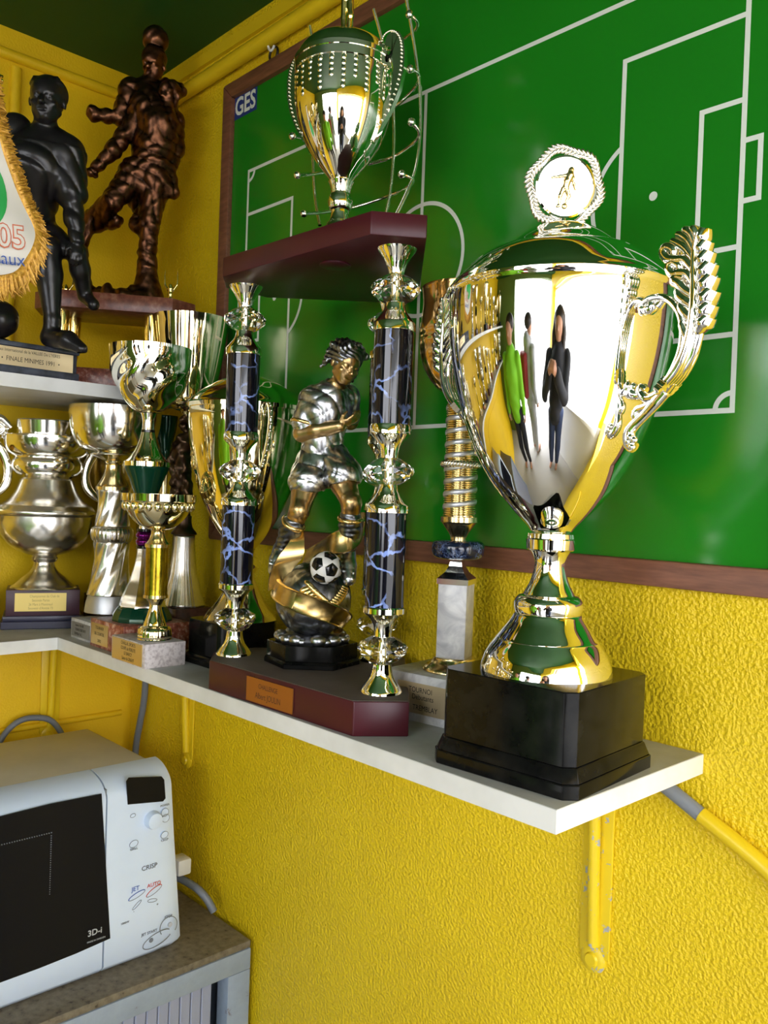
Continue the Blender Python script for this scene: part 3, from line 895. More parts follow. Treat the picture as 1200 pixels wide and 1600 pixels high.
for (y, z, ry, rz, tl) in ((*(-.196,.2293), 0.0042, 0.0028, 0.1), (*(-.1934,.1856), 0.0070, 0.0050, 0.25), (*(-.1416,.1866), 0.0062, 0.0050, 0.25),
                       (*(-.1418,.2219), 0.0062, 0.0062, 0), (*(-.1403,.2125), 0.0062, 0.0062, 0)):
    bt = front_poly('button', [(y + ry * math.cos(a * PI / 10) * math.cos(tl) - rz * math.sin(a * PI / 10) * math.sin(tl), z + ry * math.cos(a * PI / 10) * math.sin(tl) + rz * math.sin(a * PI / 10) * math.cos(tl)) for a in range(20)], MT['mw_white'], cp, 0.0012, 0.003)
    ring_line('button_outline', y, z, ry, rz, MT['seam'], cp, 0.0004, tilt=tl)
bq = ring_line('button_outline', *(-.1863,.105), 0.0140, 0.0038, MT['ink_blue'], cp, 0.0006, 0, 190, 0.30)
ring_line('button_outline', *(-.1863,.105), 0.0140, 0.0038, MT['seam'], cp, 0.0004, 180, 360, 0.30)
ring_line('button_outline', *(-.1573,.1035), 0.0140, 0.0042, MT['ink_red'], cp, 0.0006, 0, 180, 0.42)
ring_line('button_outline', *(-.1573,.1035), 0.0140, 0.0042, MT['seam'], cp, 0.0004, 180, 360, 0.42)
ring_line('button_outline', *(-.1858,.0901), 0.0090, 0.0022, MT['seam'], cp, 0.0004, 0, 360, 0.65)
ring_line('button_outline', *(-.16,.0893), 0.0080, 0.0026, MT['seam'], cp, 0.0004, 0, 360, -0.15)
ring_line('button_outline', *(-.1501,.026), 0.0245, 0.0100, MT['seam'], cp, 0.0006, 25, 335, 0.22)
ring_line('button_outline', *(-.1306,.0399), 0.0150, 0.0150, MT['seam'], cp, 0.0006, -40, 215, 0.0)
disc('button', *(-.16,.0272), 0.0034, 0.0012, MT['cable'], cp)
disc('button', *(-.1273,.0408), 0.0034, 0.0012, MT['grey_cloth'], cp)
for body, (y, z), sz, mk in (('CRISP', (-.1663,.1429), 0.0105, 'ink_grey'), ('POWER', (-.1422,.2331), 0.0045, 'ink_grey'), ('GRILL', (-.1931,.1777), 0.0050, 'ink_grey'),
                         ('CRISP', (-.1413,.1785), 0.0050, 'ink_grey'), ('STOP', (-.1312,.0553), 0.0055, 'ink_grey'), ('JET START', (-.1637,.0405), 0.0058, 'ink_grey'),
                         ('JET', (-.1888,.1156), 0.0095, 'ink_blue'), ('AUTO', (-.1576,.1136), 0.0085, 'ink_red'), ('1000W', (-.2049,.0685), 0.0045, 'ink_grey'), ('+', (-.151,.0805), 0.006, 'ink_grey'), ('-', (-.1908,.0818), 0.006, 'ink_grey')):
    text(body, sz, MT[mk], cp, on_front(y, z, 0.0013), (0, 1, 0.0), (0, 0, 1), 0.0002)
text('3D-i', 0.0125, MT['grey_cloth'], door, on_front(*(-.2525,.0703), 0.0016), (0, 1, 0), (0, 0, 1), 0.0001, bold=0.0002)
text('MADE IN SWEDEN', 0.0034, MT['grey_cloth'], door, on_front(*(-.2501,.0581), 0.0016), (0, 1, 0), (0, 0, 1), 0.0001)
pg = thing('power_plug', 'white plug with grey cable beside the right side of the oven', 'plug', (.3069,-.055,-.3988))
box('body', -0.018, 0.014, -0.012, 0.014, -0.014, 0.014, MT['white_plastic'], pg, 0.004)
PG0 = Vector((.3069,-.055,-.3988))
tube('cord', [Vector(q) - PG0 for q in ((.2955,-.055,-.4227), (.3212,-.05,-.424), (.3505,-.045,-.4282), (.3651,-.036,-.4429), (.3734,-.028,-.4618))], 0.0065, MT['cable'], pg)

# ================================================================ 1. the big silver cup on the black base
cup = thing('trophy_cup', 'largest silver cup with lid and feathered handles on a black square base', 'trophy', (*(1.1192,-.158), 0.0))
ROT = math.radians(4.0)
bm = bmesh.new()
add_prism(bm, rect(0, 0, 0.152, 0.152, ROT, 0.010), 0.0, 0.0125)
add_prism(bm, rect(0, 0, 0.150, 0.150, ROT, 0.010), 0.0125, 0.0245, 0.945)
add_prism(bm, rect(0, 0, 0.140, 0.140, ROT, 0.009), 0.0245, 0.0872)
bevel(bm, 0.0008, 1)
bm_obj('pedestal', bm, MT['black_satin'], cup, 30)
FT = spline_prof([(.0616,-.0064),(.0616,-.0034),(.0604,.0044),(.0586,.0104),(.0568,.0152),(.0526,.0224),(.0478,.029),(.0478,.0296),(.0466,.0308),(.0418,.0373),(.0359,.0451),(.0329,.0499),(.0317,.0523)], 3)
FT += spline_prof([(.0305,.0535),(.0311,.0547),(.032,.0595),(.0317,.0643),(.0299,.0673),(.0275,.0697),(.0251,.0703),(.0239,.0709),(.0227,.0733),(.0185,.0811),(.0161,.0882),(.0146,.0954),(.0143,.1014),(.0161,.1074),(.0185,.1116)], 3)
FT += [(.0209,.1122),(.0221,.1134),(.023,.1223),(.0221,.1235),(.0215,.1277),(.0191,.1283)]
lathe('foot', FT, MT['chrome'], cup, 96, ang=28, loc=(0, 0, .0872))
BW = spline_prof([(.0185,.1289),(.0227,.1349),(.031,.1432),(.0412,.154),(.0549,.1707),(.0668,.1898),(.0754,.2077),(.0852,.2315),(.092,.2553),(.0973,.2791),(.1009,.3029),(.1026,.3237),(.1032,.3385),(.1032,.3444)], 4)
lathe('bowl', BW, MT['chrome'], cup, 128, ang=60, loc=(0, 0, .0872))
LD = [(.1047,.3444),(.1059,.3468),(.1059,.3498),(.1041,.3521)] + spline_prof([(.1035,.3527),(.0999,.3575),(.0933,.3646),(.0862,.3717),(.0797,.3776),(.0725,.383),(.0678,.3847),(.0642,.3859)], 3) + spline_prof([(.0588,.3865),(.0559,.3883),(.0517,.3918),(.0464,.3966),(.0398,.4019),(.0321,.4072),(.0226,.4114),(.0119,.4138),(.0024,.4143)], 3)
lathe('lid', LD, MT['chrome'], cup, 96, ang=30, loc=(0, 0, .0872))
DX, DY = 0.9816, -0.1908
def handle(sgn):
    D = Vector((DX * sgn, DY * sgn, 0))
    N = Vector((-DY, DX, 0))
    P = lambda q, o=0.0: D * q[0] + Vector((0, 0, q[1])) + N * o
    bm = bmesh.new()
    def tb(pts, r, n=7, flat=1.0, off=0.0):
        q = curve_pts([P(x, off) for x in pts], n)
        add_tube(bm, q, lerp_r(r, len(q)), 10, flat, N)
    stem = [(.1001,.4105),(.1092,.4137),(.1209,.4121),(.1312,.4061),(.1391,.3956),(.1428,.3809),(.1417,.367),(.1362,.3545),(.1287,.343)]
    for o in (-0.0035, 0.0, 0.0035):
        tb(stem, [0.0030, 0.0032, 0.0034, 0.0036, 0.0034], off=o)
    tb([(.0988,.4097),(.103,.4058),(.1082,.407),(.108,.4123),(.1131,.4135)], [0.004, 0.0055, 0.005, 0.004])
    tb([(.1147,.4069),(.1184,.4104),(.1209,.4121)], [0.0045, 0.003])
    tb([(.1184,.3347),(.1233,.3384),(.1269,.3421),(.1305,.3449)], [0.0050, 0.0062, 0.0062, 0.0055])
    for q in ([(.1207,.3396),(.1259,.3361)], [(.1237,.3425),(.1296,.3388)], [(.1267,.3452),(.1325,.3416)]):
        tb(q, [0.0045, 0.0045], 2, 2.2)
    tb([(.1221,.3364),(.1133,.333),(.1054,.3326),(.0998,.3373),(.1009,.3415),(.1051,.339)], [0.0050, 0.0042, 0.0045, 0.0045, 0.003])
    tb([(.0999,.3352),(.0931,.3358),(.0888,.3394),(.09,.3436),(.0948,.342)], [0.0040, 0.0050, 0.0050, 0.003])
    tb([(.1247,.3362),(.1161,.3286),(.106,.3199),(.0957,.312),(.0892,.3048),(.0903,.2962),(.0954,.2917)], [0.0058, 0.0060, 0.0050, 0.0052, 0.0060, 0.0068, 0.0050], flat=0.8)
    tb([(.1197,.3335),(.1071,.3261),(.0978,.3236),(.0954,.3185),(.0984,.3119)], [0.0035, 0.0035, 0.0040, 0.0045, 0.002])
    for q in [(.0917,.2972),(.0936,.3003),(.0952,.2949),(.0978,.298),(.096,.2922)]:
        add_ball(bm, P(q, -0.004), 0.0034, 10)
    o1 = bm_obj('handle', bm, MT['chrome'], cup, 60)
    bm = bmesh.new()
    rib = curve_pts([P(x) for x in [(.1377,.3502),(.1477,.3677),(.1518,.3915),(.1519,.4144),(.1509,.4345),(.1519,.4517)]], 6)
    add_tube(bm, rib, lerp_r([0.004, 0.0075, 0.0095, 0.0105, 0.0085, 0.004], len(rib)), 10, 0.45, N)
    mid = [(1049,598),(1062,582),(1076,556),(1084,528),(1089,496),(1091,462),(1091,430),(1092,396),(1097,364)]
    for k, o in enumerate((-0.006, -0.003, 0.0, 0.003, 0.006)):
        tb([(.13,.3429),(.1377,.3502),(.1455,.3624),(.1497,.3759),(.1518,.3915),(.1522,.4084),(.1514,.4244),(.1512,.4414),(.154,.4556)], [0.0038, 0.0036, 0.0032, 0.0028, 0.0024, 0.0018], off=o)
    # inner fronds, curled at the tip, and outer scalloped lobes
    for q, r in (([(.1525,.3894),(.1464,.3934),(.1413,.3993),(.1399,.4046)], 0.0042), ([(.1515,.3996),(.1447,.4047),(.1384,.4099),(.1369,.4152)], 0.0046), ([(.151,.4086),(.143,.4141),(.1367,.4204),(.1328,.4231),(.1352,.4257),(.1414,.4235)], 0.0046),
                 ([(.1506,.4176),(.1448,.4258),(.1387,.428),(.1313,.4285),(.1273,.4345),(.1309,.4378),(.1372,.4334),(.1361,.4306)], 0.0044), ([(.1501,.4277),(.1419,.4374),(.1333,.4393),(.1257,.442),(.121,.4482),(.124,.4516),(.1304,.4481),(.1306,.444)], 0.0046),
                 ([(.1503,.4356),(.1426,.4463),(.1351,.4521),(.1288,.4556)], 0.0038), ([(.1506,.4415),(.1448,.4518),(.1385,.4574),(.1335,.4596)], 0.0038), ([(.1509,.4474),(.1469,.4563),(.1419,.4606),(.1395,.4612)], 0.0038), ([(.1518,.4522),(.1492,.4588),(.1467,.4614)], 0.0036),
                 ([(.1491,.375),(.1447,.3796),(.142,.3861),(.143,.3899)], 0.0036)):
        for o in (-0.004, 0.0, 0.004):
            tb(q, [r * 0.7, r, r, r * 0.8], off=o)
    for q, r in (([(.1531,.3774),(.1597,.3853),(.1641,.3905)], 0.0062), ([(.1533,.3863),(.1605,.3941),(.1653,.4001)], 0.0068), ([(.1534,.3962),(.1611,.4038),(.1665,.4106)], 0.0070), ([(.1529,.4063),(.1606,.4147),(.1654,.4216)], 0.0068),
                 ([(.1524,.4163),(.159,.4249),(.1638,.4317)], 0.0068), ([(.1519,.4263),(.1574,.4341),(.1616,.441)], 0.0064), ([(.152,.4362),(.1558,.4433),(.1595,.4493)], 0.0060), ([(.1522,.4451),(.1553,.4523),(.1568,.4589)], 0.0056)):
        tb(q, [r * 0.35, r, r * 0.75], 5, 1.5)
    o2 = bm_obj('feather', bm, MT['chrome'], o1, 60)
    return o1
handle(1)
DX, DY = 0.9976, -0.07
handle(-1)
# medallion, turned a little
md = bm = bmesh.new()
MZ = .5365
MZ0 = .5027 + 0.002
FACE = Vector((0.755, -0.635, -0.167)).normalized()
RT = Vector((0, 0, 1)).cross(FACE).normalized() * -1
RT = FACE.cross(Vector((0, 0, 1))).normalized() * -1
UPV = FACE.cross(RT).normalized()
if UPV.z < 0: UPV = -UPV
RT = UPV.cross(FACE)
add_lathe(bm, [(0.0005, 0.0), (0.0278, 0.0), (0.0278, 0.0032), (0.0260, 0.0040), (0.0260, 0.0026), (0.0005, 0.0026)], 48, closed=False)
TILT = Matrix.Rotation(math.radians(-14), 3, FACE)
RT2, UP2 = TILT @ RT, TILT @ UPV
md = bm_obj('medallion', bm, MT['gold_light'], cup, 40)
md.matrix_local = Matrix.Translation((0, 0, MZ)) @ basis(RT2, UP2).to_4x4()
bm = bmesh.new()
NL = 56
for k in range(NL):
    a = 2 * PI * k / NL
    big = 1.0 + 0.05 * math.cos(a * 6)
    for s_, rr in ((-1, 0.0312), (1, 0.0345)):
        c = Vector((rr * big * math.cos(a), rr * big * math.sin(a), 0.0015))
        add_ball(bm, c, 0.0032, 8, (1.55, 0.55, 0.6), Matrix.Rotation(a + PI / 2 - s_ * 0.6, 3, 'Z'))
for k in range(6):
    a = 2 * PI * (k + 0.5) / 6
    add_ball(bm, (0.028 * math.cos(a), 0.028 * math.sin(a), 0.001), 0.004, 8, (1.2, 1.6, 0.5), Matrix.Rotation(a, 3, 'Z'))
add_tube(bm, [(0.0315 * (1 + 0.05 * math.cos(a * 2 * PI / 60 * 6)) * math.cos(a * 2 * PI / 60), 0.0315 * (1 + 0.05 * math.cos(a * 2 * PI / 60 * 6)) * math.sin(a * 2 * PI / 60), 0.0) for a in range(61)], 0.0016, 6)
bm_obj('laurel_wreath', bm, MT['silver_satin'], md, 60)
sc = Sculpt((-0.018, -0.024, 0.000), (0.014, 0.024, 0.008), 0.0005)
g = 0.0030
sc.ell((0.0005, 0.0150, g), (0.0028, 0.0036, 0.0022), k=0.001)
sc.chain([(0.001, 0.011, g), (0.0, 0.005, g), (0.0005, -0.001, g)], [0.0036, 0.0034, 0.0030], 0.001)
sc.chain([(-0.002, 0.010, g), (-0.008, 0.0072, g), (-0.0145, 0.0042, g)], [0.0018, 0.0013, 0.0011], 0.001)
sc.chain([(0.004, 0.010, g), (0.0068, 0.0045, g), (0.0095, 0.0005, g)], [0.0018, 0.0013, 0.0011], 0.001)
sc.chain([(-0.0012, -0.002, g), (-0.0022, -0.009, g), (-0.0005, -0.0175, g), (-0.002, -0.0185, g)], [0.0024, 0.0019, 0.0013, 0.0014], 0.001)
sc.chain([(0.002, -0.002, g), (0.0058, -0.007, g), (0.0045, -0.0125, g)], [0.0024, 0.0018, 0.0012], 0.001)
sc.ell((0.0045, -0.0165, g), (0.0028, 0.0028, 0.0020), k=0.0005)
sc.mesh('relief_player', MT['gold_satin'], md)
tube('medallion_stem', [(0, 0, MZ0 - 0.006), (0, 0, MZ - 0.029)], [0.004, 0.0022], MT['chrome'], cup, n=1, seg=12)

# ================================================================ 2. the two storey challenge trophy
PLN = [(0.685, -0.249), (0.948, -0.244), (0.982, -0.198), (0.805, -0.028), (0.750, -0.028), (0.640, -0.150), (0.640, -0.215)]
OX, OY = 0.80, -0.16
ct = thing('challenge_trophy', 'two storey burgundy trophy with three marbled columns and a running footballer figurine', 'trophy', (OX, OY, 0))
pz = [(x - OX, y - OY) for x, y in PLN]
prism('plinth', pz, 0.0, 0.0356, MT['burgundy'], ct, 0.0015)
prism('plinth_top', [(x * 0.985, y * 0.985) for x, y in pz], 0.0350, 0.036, MT['burgundy_top'], ct)
prism('platform', pz, .507, .531, MT['burgundy'], ct, 0.0015)
lathe('screw_cap', [(0.016, 0), (0.018, 0.001), (0.018, 0.003)], MT['burgundy'], ct, 24, loc=(0.035, -0.035, .5045))
plq = plate('plaque', (.8093 - OX, -0.2475 - OY, 0.0172), (1, 0.019, 0), (0, 0, 1), 0.086, 0.028, MT['plaque_copper'], ct, 0.001)
lines(plq, [('CHALLENGE', 0.0080, -0.002, 0.0055, 0.80), ('Albert JOULIN', 0.0098, -0.002, -0.0055, 0.78)], MT['ink_brown'], 0.001)
def column(x, y):
    c = thing('column', '', '', (x - OX, y - OY, .036))
    del c['label'], c['category']
    c.parent = ct
    return c
tubes = ([(.0208,.0917),(.0208,.1908)], [(.0211,.2849),(.0211,.3828)])
cap_parts = (
    [(.0212,-.0042),(.0226,-.0036),(.0226,.0019),(.0212,.004),(.0185,.0081),(.0137,.0143),(.0116,.0198),(.0106,.0253),(.0103,.0301)],
    [(.0092,.0595),(.0092,.0623),(.0102,.0677),(.0116,.0725),(.0143,.0773),(.0178,.0814),(.0212,.0835),(.0225,.0849),(.0225,.0903),(.0212,.0917)],
    [(.0211,.1908),(.0228,.1915),(.0228,.199),(.0218,.2004),(.0191,.2031),(.0143,.2086),(.0112,.214),(.0102,.2195),(.0099,.2215)],
    [(.0095,.2495),(.0095,.2522),(.0102,.2576),(.0116,.2624),(.0146,.2672),(.0177,.2706),(.0204,.2733),(.0221,.2747),(.0221,.2828),(.0211,.2849)],
    [(.0211,.3828),(.0228,.3834),(.0228,.3916),(.0218,.3929),(.019,.3963),(.0146,.4018),(.0119,.4065),(.0109,.4113),(.0105,.414)],
    [(.0088,.4438),(.0088,.4465),(.0102,.4519),(.0122,.4573),(.0156,.4628),(.0197,.4682),(.0221,.4722),(.0228,.475),(.0224,.479),(.0211,.4797)])
crystals = ([(.0116,.0307),(.0185,.0349),(.026,.0424),(.0273,.0472),(.026,.0513),(.0164,.0575),(.0109,.0595)], [(.0116,.2215),(.0184,.2249),(.0259,.2317),(.0273,.2358),(.0259,.2399),(.0164,.2467),(.0109,.2495)], [(.0116,.414),(.0184,.4174),(.0258,.4241),(.0272,.4289),(.0258,.433),(.0163,.4404),(.0109,.4431)])
protos = []
def crystal_bm(prof):
    bm = bmesh.new()
    n = 10
    rings = []
    for i, (r, z) in enumerate(prof):
        rings.append([bm.verts.new((r * math.cos(2 * PI * (k + 0.5 * (i % 2)) / n), r * math.sin(2 * PI * (k + 0.5 * (i % 2)) / n), z)) for k in range(n)])
    for i in range(len(rings) - 1):
        A, B = rings[i], rings[i + 1]
        for k in range(n):
            if i % 2 == 0:
                bm.faces.new((A[k], A[(k + 1) % n], B[k])); bm.faces.new((A[(k + 1) % n], B[(k + 1) % n], B[k]))
            else:
                bm.faces.new((A[k], A[(k + 1) % n], B[(k + 1) % n])); bm.faces.new((A[k], B[(k + 1) % n], B[k]))
    bm.faces.new(rings[0][::-1]); bm.faces.new(rings[-1])
    return bm
spots = [(0.932, -0.191), (0.667, -0.202), (0.797, -0.073)]
for i, (x, y) in enumerate(spots):
    par = column(x, y)
    if i == 0:
        for q in tubes:
            protos.append(lathe('marbled_tube', q, MT['black_marble'], par, 48))
        for q in cap_parts:
            protos.append(lathe('metal_fitting', spline_prof(q, 1), MT['gold_light'], par, 48, ang=40))
        for q in crystals:
            protos.append(bm_obj('crystal_bead', crystal_bm(q), MT['glass'], par))
        for a, b in ((0, 1), (2, 3), (4, 5)):
            z0, z1 = cap_parts[a][-1][1], cap_parts[b][0][1]
            protos.append(lathe('rod', [(0.0035, z0), (0.0035, z1)], MT['gold_light'], par, 12))
    else:
        for pr in protos:
            o = pr.copy(); COL.objects.link(o); o.parent = par
            o.rotation_euler = (0, 0, 1.1 * i)
# cup on the platform
TCX, TCY = .0041, -.005
TZ = .531
tcu = lathe('cup', spline_prof([(.0225,0),(.0225,.002),(.0168,.0319),(.0126,.0395),(.0107,.047),(.0107,.0508)], 3) + spline_prof([(.0107,.0516),(.013,.0539),(.0145,.0592),(.0145,.0645),(.0129,.0698),(.011,.0721)], 3)
            + [(.0114,.0728),(.0118,.0766),(.0133,.0819),(.0152,.0857)] + spline_prof([(.0129,.0865),(.016,.091),(.0236,.1001),(.0335,.1123),(.0434,.1289),(.051,.1464),(.0559,.1653),(.0578,.1819),(.0582,.1971),(.0578,.2092)], 4) + [(.0593,.2099),(.0593,.2197)], MT['gold_light'], ct, 96, ang=40, loc=(TCX, TCY, TZ))
lathe('lid', [(.0604,.2197),(.0604,.225),(.0593,.2258)] + spline_prof([(.0585,.2265),(.0555,.2333),(.0502,.2409),(.0426,.2469),(.0334,.2515),(.0228,.2545),(.0152,.2552)], 4) + [(.0137,.256),(.0137,.2583),(.0099,.2605),(.0046,.262)], MT['gold_light'], tcu, 96, ang=40)
bm = bmesh.new()
for k in range(26):
    a = 2 * PI * k / 26
    L_ = 4 + 2 * (k % 2)
    for j in range(L_):
        zz = .2092 - j * 0.0062 - 0.004
        r_ = 0.0572 - 0.0002 * j
        add_ball(bm, (r_ * math.cos(a), r_ * math.sin(a), zz), 0.0038, 8, (0.6, 0.9, 1.2), Matrix.Rotation(a, 3, 'Z'))
bm_obj('relief_drops', bm, MT['gold_light'], tcu, 60)
def blade(sgn):
    outer = [(.0445,.126),(.0533,.1408),(.0659,.1591),(.0759,.1806),(.0808,.2014),(.0816,.2201),(.0794,.2352),(.0731,.246),(.0647,.2487),(.0574,.2445),(.0544,.2349)]
    inner = [(.0391,.1328),(.0454,.1451),(.0549,.1626),(.0626,.1788),(.0669,.1955),(.0648,.2077),(.0562,.2117),(.0628,.2154),(.0658,.2221),(.0622,.2302),(.0544,.2349)]
    D = Vector((0.95 * sgn, 0.31 * sgn, 0)); N = Vector((-0.31, 0.95, 0))
    bm = bmesh.new()
    rows = []
    for o in (-0.0035, 0.0035):
        rows.append([[bm.verts.new(D * q[0] + Vector((0, 0, q[1])) + N * o) for q in L] for L in (outer, inner)])
    (a0, a1), (b0, b1) = rows
    for i in range(len(outer) - 1):
        bm.faces.new((a0[i], a0[i + 1], a1[i + 1], a1[i])); bm.faces.new((b0[i], b1[i], b1[i + 1], b0[i + 1]))
        bm.faces.new((a0[i], b0[i], b0[i + 1], a0[i + 1])); bm.faces.new((a1[i], a1[i + 1], b1[i + 1], b1[i]))
    bm.faces.new((a0[0], a1[0], b1[0], b0[0])); bm.faces.new((a0[-1], b0[-1], b1[-1], a1[-1]))
    for o in (-0.0042, 0.0042):
        for q, w in zip(curve_pts([(x, z, 0) for x, z in outer[1:]], 4), range(200)):
            m = 0.94
            add_ball(bm, D * (q[0] - 0.004) + Vector((0, 0, q[1])) + N * o, 0.0012, 6)
    add_tube(bm, [D * q[0] + Vector((0, 0, q[1])) for q in [(.0496,.2094),(.0546,.2098),(.0599,.2043)]], 0.003, 8)
    add_tube(bm, [D * q[0] + Vector((0, 0, q[1])) for q in [(.0411,.1251),(.038,.139),(.0468,.1523)]], 0.0036, 8)
    return bm_obj('handle', bm, MT['gold_light'], tcu, 50)
blade(1); blade(-1)
# little winged figure standing on the lid
fz = .2613
sc = Sculpt((-0.02, -0.012, fz - 0.004), (0.02, 0.012, fz + 0.085), 0.0011)
sc.cap((0, 0, fz - 0.002), (0, 0, fz + 0.004), 0.009, 0.005)
sc.chain([(-0.003, 0, fz), (-0.004, 0.002, fz + 0.02), (-0.003, 0, fz + 0.042)], [0.003, 0.0036, 0.0046], 0.002)
sc.chain([(0.004, 0, fz), (0.005, -0.003, fz + 0.02), (0.003, 0, fz + 0.042)], [0.003, 0.0036, 0.0046], 0.002)
sc.chain([(0, 0, fz + 0.044), (0, 0, fz + 0.062)], [0.006, 0.0075], 0.003)
sc.ell((0, -0.001, fz + 0.075), (0.0048, 0.005, 0.006), k=0.002)
sc.chain([(0.008, 0, fz + 0.062), (0.013, -0.003, fz + 0.05), (0.011, -0.006, fz + 0.04)], [0.0026, 0.002, 0.0018], 0.001)
sc.chain([(-0.008, 0, fz + 0.062), (-0.014, 0, fz + 0.052), (-0.012, -0.004, fz + 0.042)], [0.0026, 0.002, 0.0018], 0.001)
o = sc.mesh('lid_figure', MT['gold'], tcu); o.rotation_euler = (0, 0, 0.7)
# goal net cage of bent rods round the back of the cup
net = bpy.data.objects.new('goal_net', None); COL.objects.link(net); net.parent = ct; net.location = (TCX, TCY, TZ); net.empty_display_size = 0.03
for q in ([[.0516,.0384,.0381],[.0582,.0533,.0752],[.0609,.064,.1063],[.0604,.07,.1478],[.0588,.0692,.1936],[.057,.0623,.2357],[.0545,.0518,.2791],[.0516,.0408,.3205]],
          [[-.0013,.073,.0565],[-.0015,.0823,.0974],[-.0031,.0872,.1394],[-.0039,.0871,.1798],[-.0058,.0831,.2272],[-.0092,.0744,.2651],[-.0128,.0654,.2947],[-.0163,.0564,.3209]],
          [[-.0625,.02,.053],[-.0795,.0233,.0997],[-.0894,.0232,.1839],[-.0884,.0199,.2639],[-.0851,.0151,.2885],[-.0849,.0099,.3073]]):
    tube('net_post', q, 0.0022, MT['chrome'], net, n=6, seg=10)
for q in ([[-.0576,-.0312,.1467],[-.0734,.0033,.1599],[-.0631,.0578,.1662],[-.0122,.0936,.2102],[.0476,.0722,.2098],[.0592,.0643,.2175],[.058,.0514,.2191]],
          [[-.0517,-.0259,.0997],[-.0623,.0068,.1134],[-.0526,.0611,.1348],[-.0093,.0896,.1449],[.0488,.0723,.1426],[.0621,.066,.1491],[.0612,.0536,.1566]],
          [[-.0448,-.0194,.0534],[-.0509,.0151,.0652],[-.0422,.0653,.0845],[-.0031,.0894,.0973],[.0482,.0648,.0869],[.0602,.0601,.0917],[.0569,.045,.0942]],
          [[-.0607,-.0188,.2085],[-.0687,.0169,.2319],[-.0548,.0683,.2542],[-.0083,.0904,.287],[.0442,.0699,.2768],[.056,.0621,.2798],[.0552,.0497,.2833]]):
    rd = tube('net_rod', q, 0.0021, MT['chrome'], net, n=6, seg=10)
    bm = bmesh.new(); add_ball(bm, q[0], 0.0046, 14); bm_obj('rod_ball', bm, MT['chrome'], net, 60)
    bm = bmesh.new(); add_ball(bm, q[-1], 0.0050, 14)
    bm_obj('rod_ball', bm, MT['chrome'], net, 60)

# ---- the running footballer on his globe
fg = bpy.data.objects.new('footballer_group', None)
bpy.data.objects.remove(fg)
FGL, FGR = Vector((-.034, .007, .036)), .8125
def fpart(o):
    o.parent = ct; o.location = FGL; o.rotation_euler = (0, 0, FGR); return o
hx = [(0.0595 * math.cos(a * PI / 3 ), 0.0545 * math.sin(a * PI / 3 )) for a in range(6)]
bm = bmesh.new()
add_prism(bm, hx, 0.0, 0.0055); add_prism(bm, hx, 0.0055, 0.0085, 0.96)
add_prism(bm, [(x * 0.95, y * 0.95) for x, y in hx], 0.0085, 0.0275)
bevel(bm, 0.0007, 1)
hb = fpart(bm_obj('hexagonal_base', bm, MT['black_satin'], ct, 30))
GC = (-.0006,.001,.079); GR = 0.0470
bm = bmesh.new()
bmesh.ops.create_uvsphere(bm, u_segments=72, v_segments=48, radius=GR)
for v in bm.verts:
    d = v.co.normalized()
    lat, lon = math.asin(max(-1, min(1, d.z))), math.atan2(d.y, d.x)
    gla = abs(((lat + PI) / (PI / 7)) % 1 - 0.5) * 2
    glo = abs(((lon + PI) / (PI / 6)) % 1 - 0.5) * 2
    if max(gla, glo) > 0.90: v.co *= 0.978
    v.co *= 1 + 0.008 * math.sin(7 * lon + 3 * lat) * math.sin(5 * lat + 1)
bmesh.ops.rotate(bm, verts=bm.verts, cent=(0, 0, 0), matrix=Euler((0.35, 0.45, 0.2)).to_matrix())
gl = fpart(bm_obj('globe', bm, MT['as_dark'], ct, 180)); gl.location = FGL + Matrix.Rotation(FGR, 3, 'Z') @ Vector(GC)
# ribbon: wide strip winding round the globe and up the leg
def strip(name, path, widths, mat, par, th=0.0022):
    pts = curve_pts(path, 8); n = len(pts)
    ws = curve_pts([tuple(w) for w in widths], 8)
    bm = bmesh.new(); rows = []
    for i in range(n):
        t = (pts[min(i + 1, n - 1)] - pts[max(i - 1, 0)]).normalized()
        w = Vector(ws[i]); nn = t.cross(w).normalized()
        rows.append([bm.verts.new(pts[i] + w * s_ + nn * q) for s_, q in ((-1, -th), (-1, th), (-0.9, th * 1.6), (-0.8, th), (0, th * 1.2), (0.8, th), (0.9, th * 1.6), (1, th), (1, -th), (0, -th * 0.8))])
    for A, B in zip(rows, rows[1:]):
        m = len(A)
        for k in range(m): bm.faces.new((A[k], A[(k + 1) % m], B[(k + 1) % m], B[k]))
    bm.faces.new(rows[0]); bm.faces.new(rows[-1][::-1])
    return bm_obj(name, bm, mat, par, 50)
def on_globe(lon, lat, k=1.045):
    return Vector((GR * k * math.cos(lat) * math.sin(lon), -GR * k * math.cos(lat) * math.cos(lon), GR * k * math.sin(lat)))
rp = []; rw = []
for i in range(15):
    t = i / 14
    lon = -1.75 + 3.7 * t
    lat = 0.38 - 1.18 * t + 0.12 * math.sin(t * PI)
    rp.append(on_globe(lon, lat)); rw.append(Vector((0, 0, 1)))
rw2 = []
for i in range(15):
    tdir = (rp[min(i + 1, 14)] - rp[max(i - 1, 0)]).normalized()
    rw2.append(rp[i].normalized().cross(tdir) * (0.0125 - 0.003 * abs(i / 14 - 0.5)))
GLo = Vector(GC)
rib = strip('ribbon', [p_ for p_ in rp], rw2, MT['as_gold'], gl)
L2 = [Vector(q) - GLo for q in ((-.046,-.0088,.095), (-.0394,-.0165,.1132), (-.0298,-.0243,.1305), (-.0231,-.0201,.1476), (-.0186,-.0079,.1645))]
strip('ribbon', L2, [(0.010, 0, 0.006), (0.014, 0.002, 0.006), (0.016, 0.004, 0.004), (0.010, 0.003, 0.002), (0.003, 0.001, 0)], MT['as_gold'], gl)
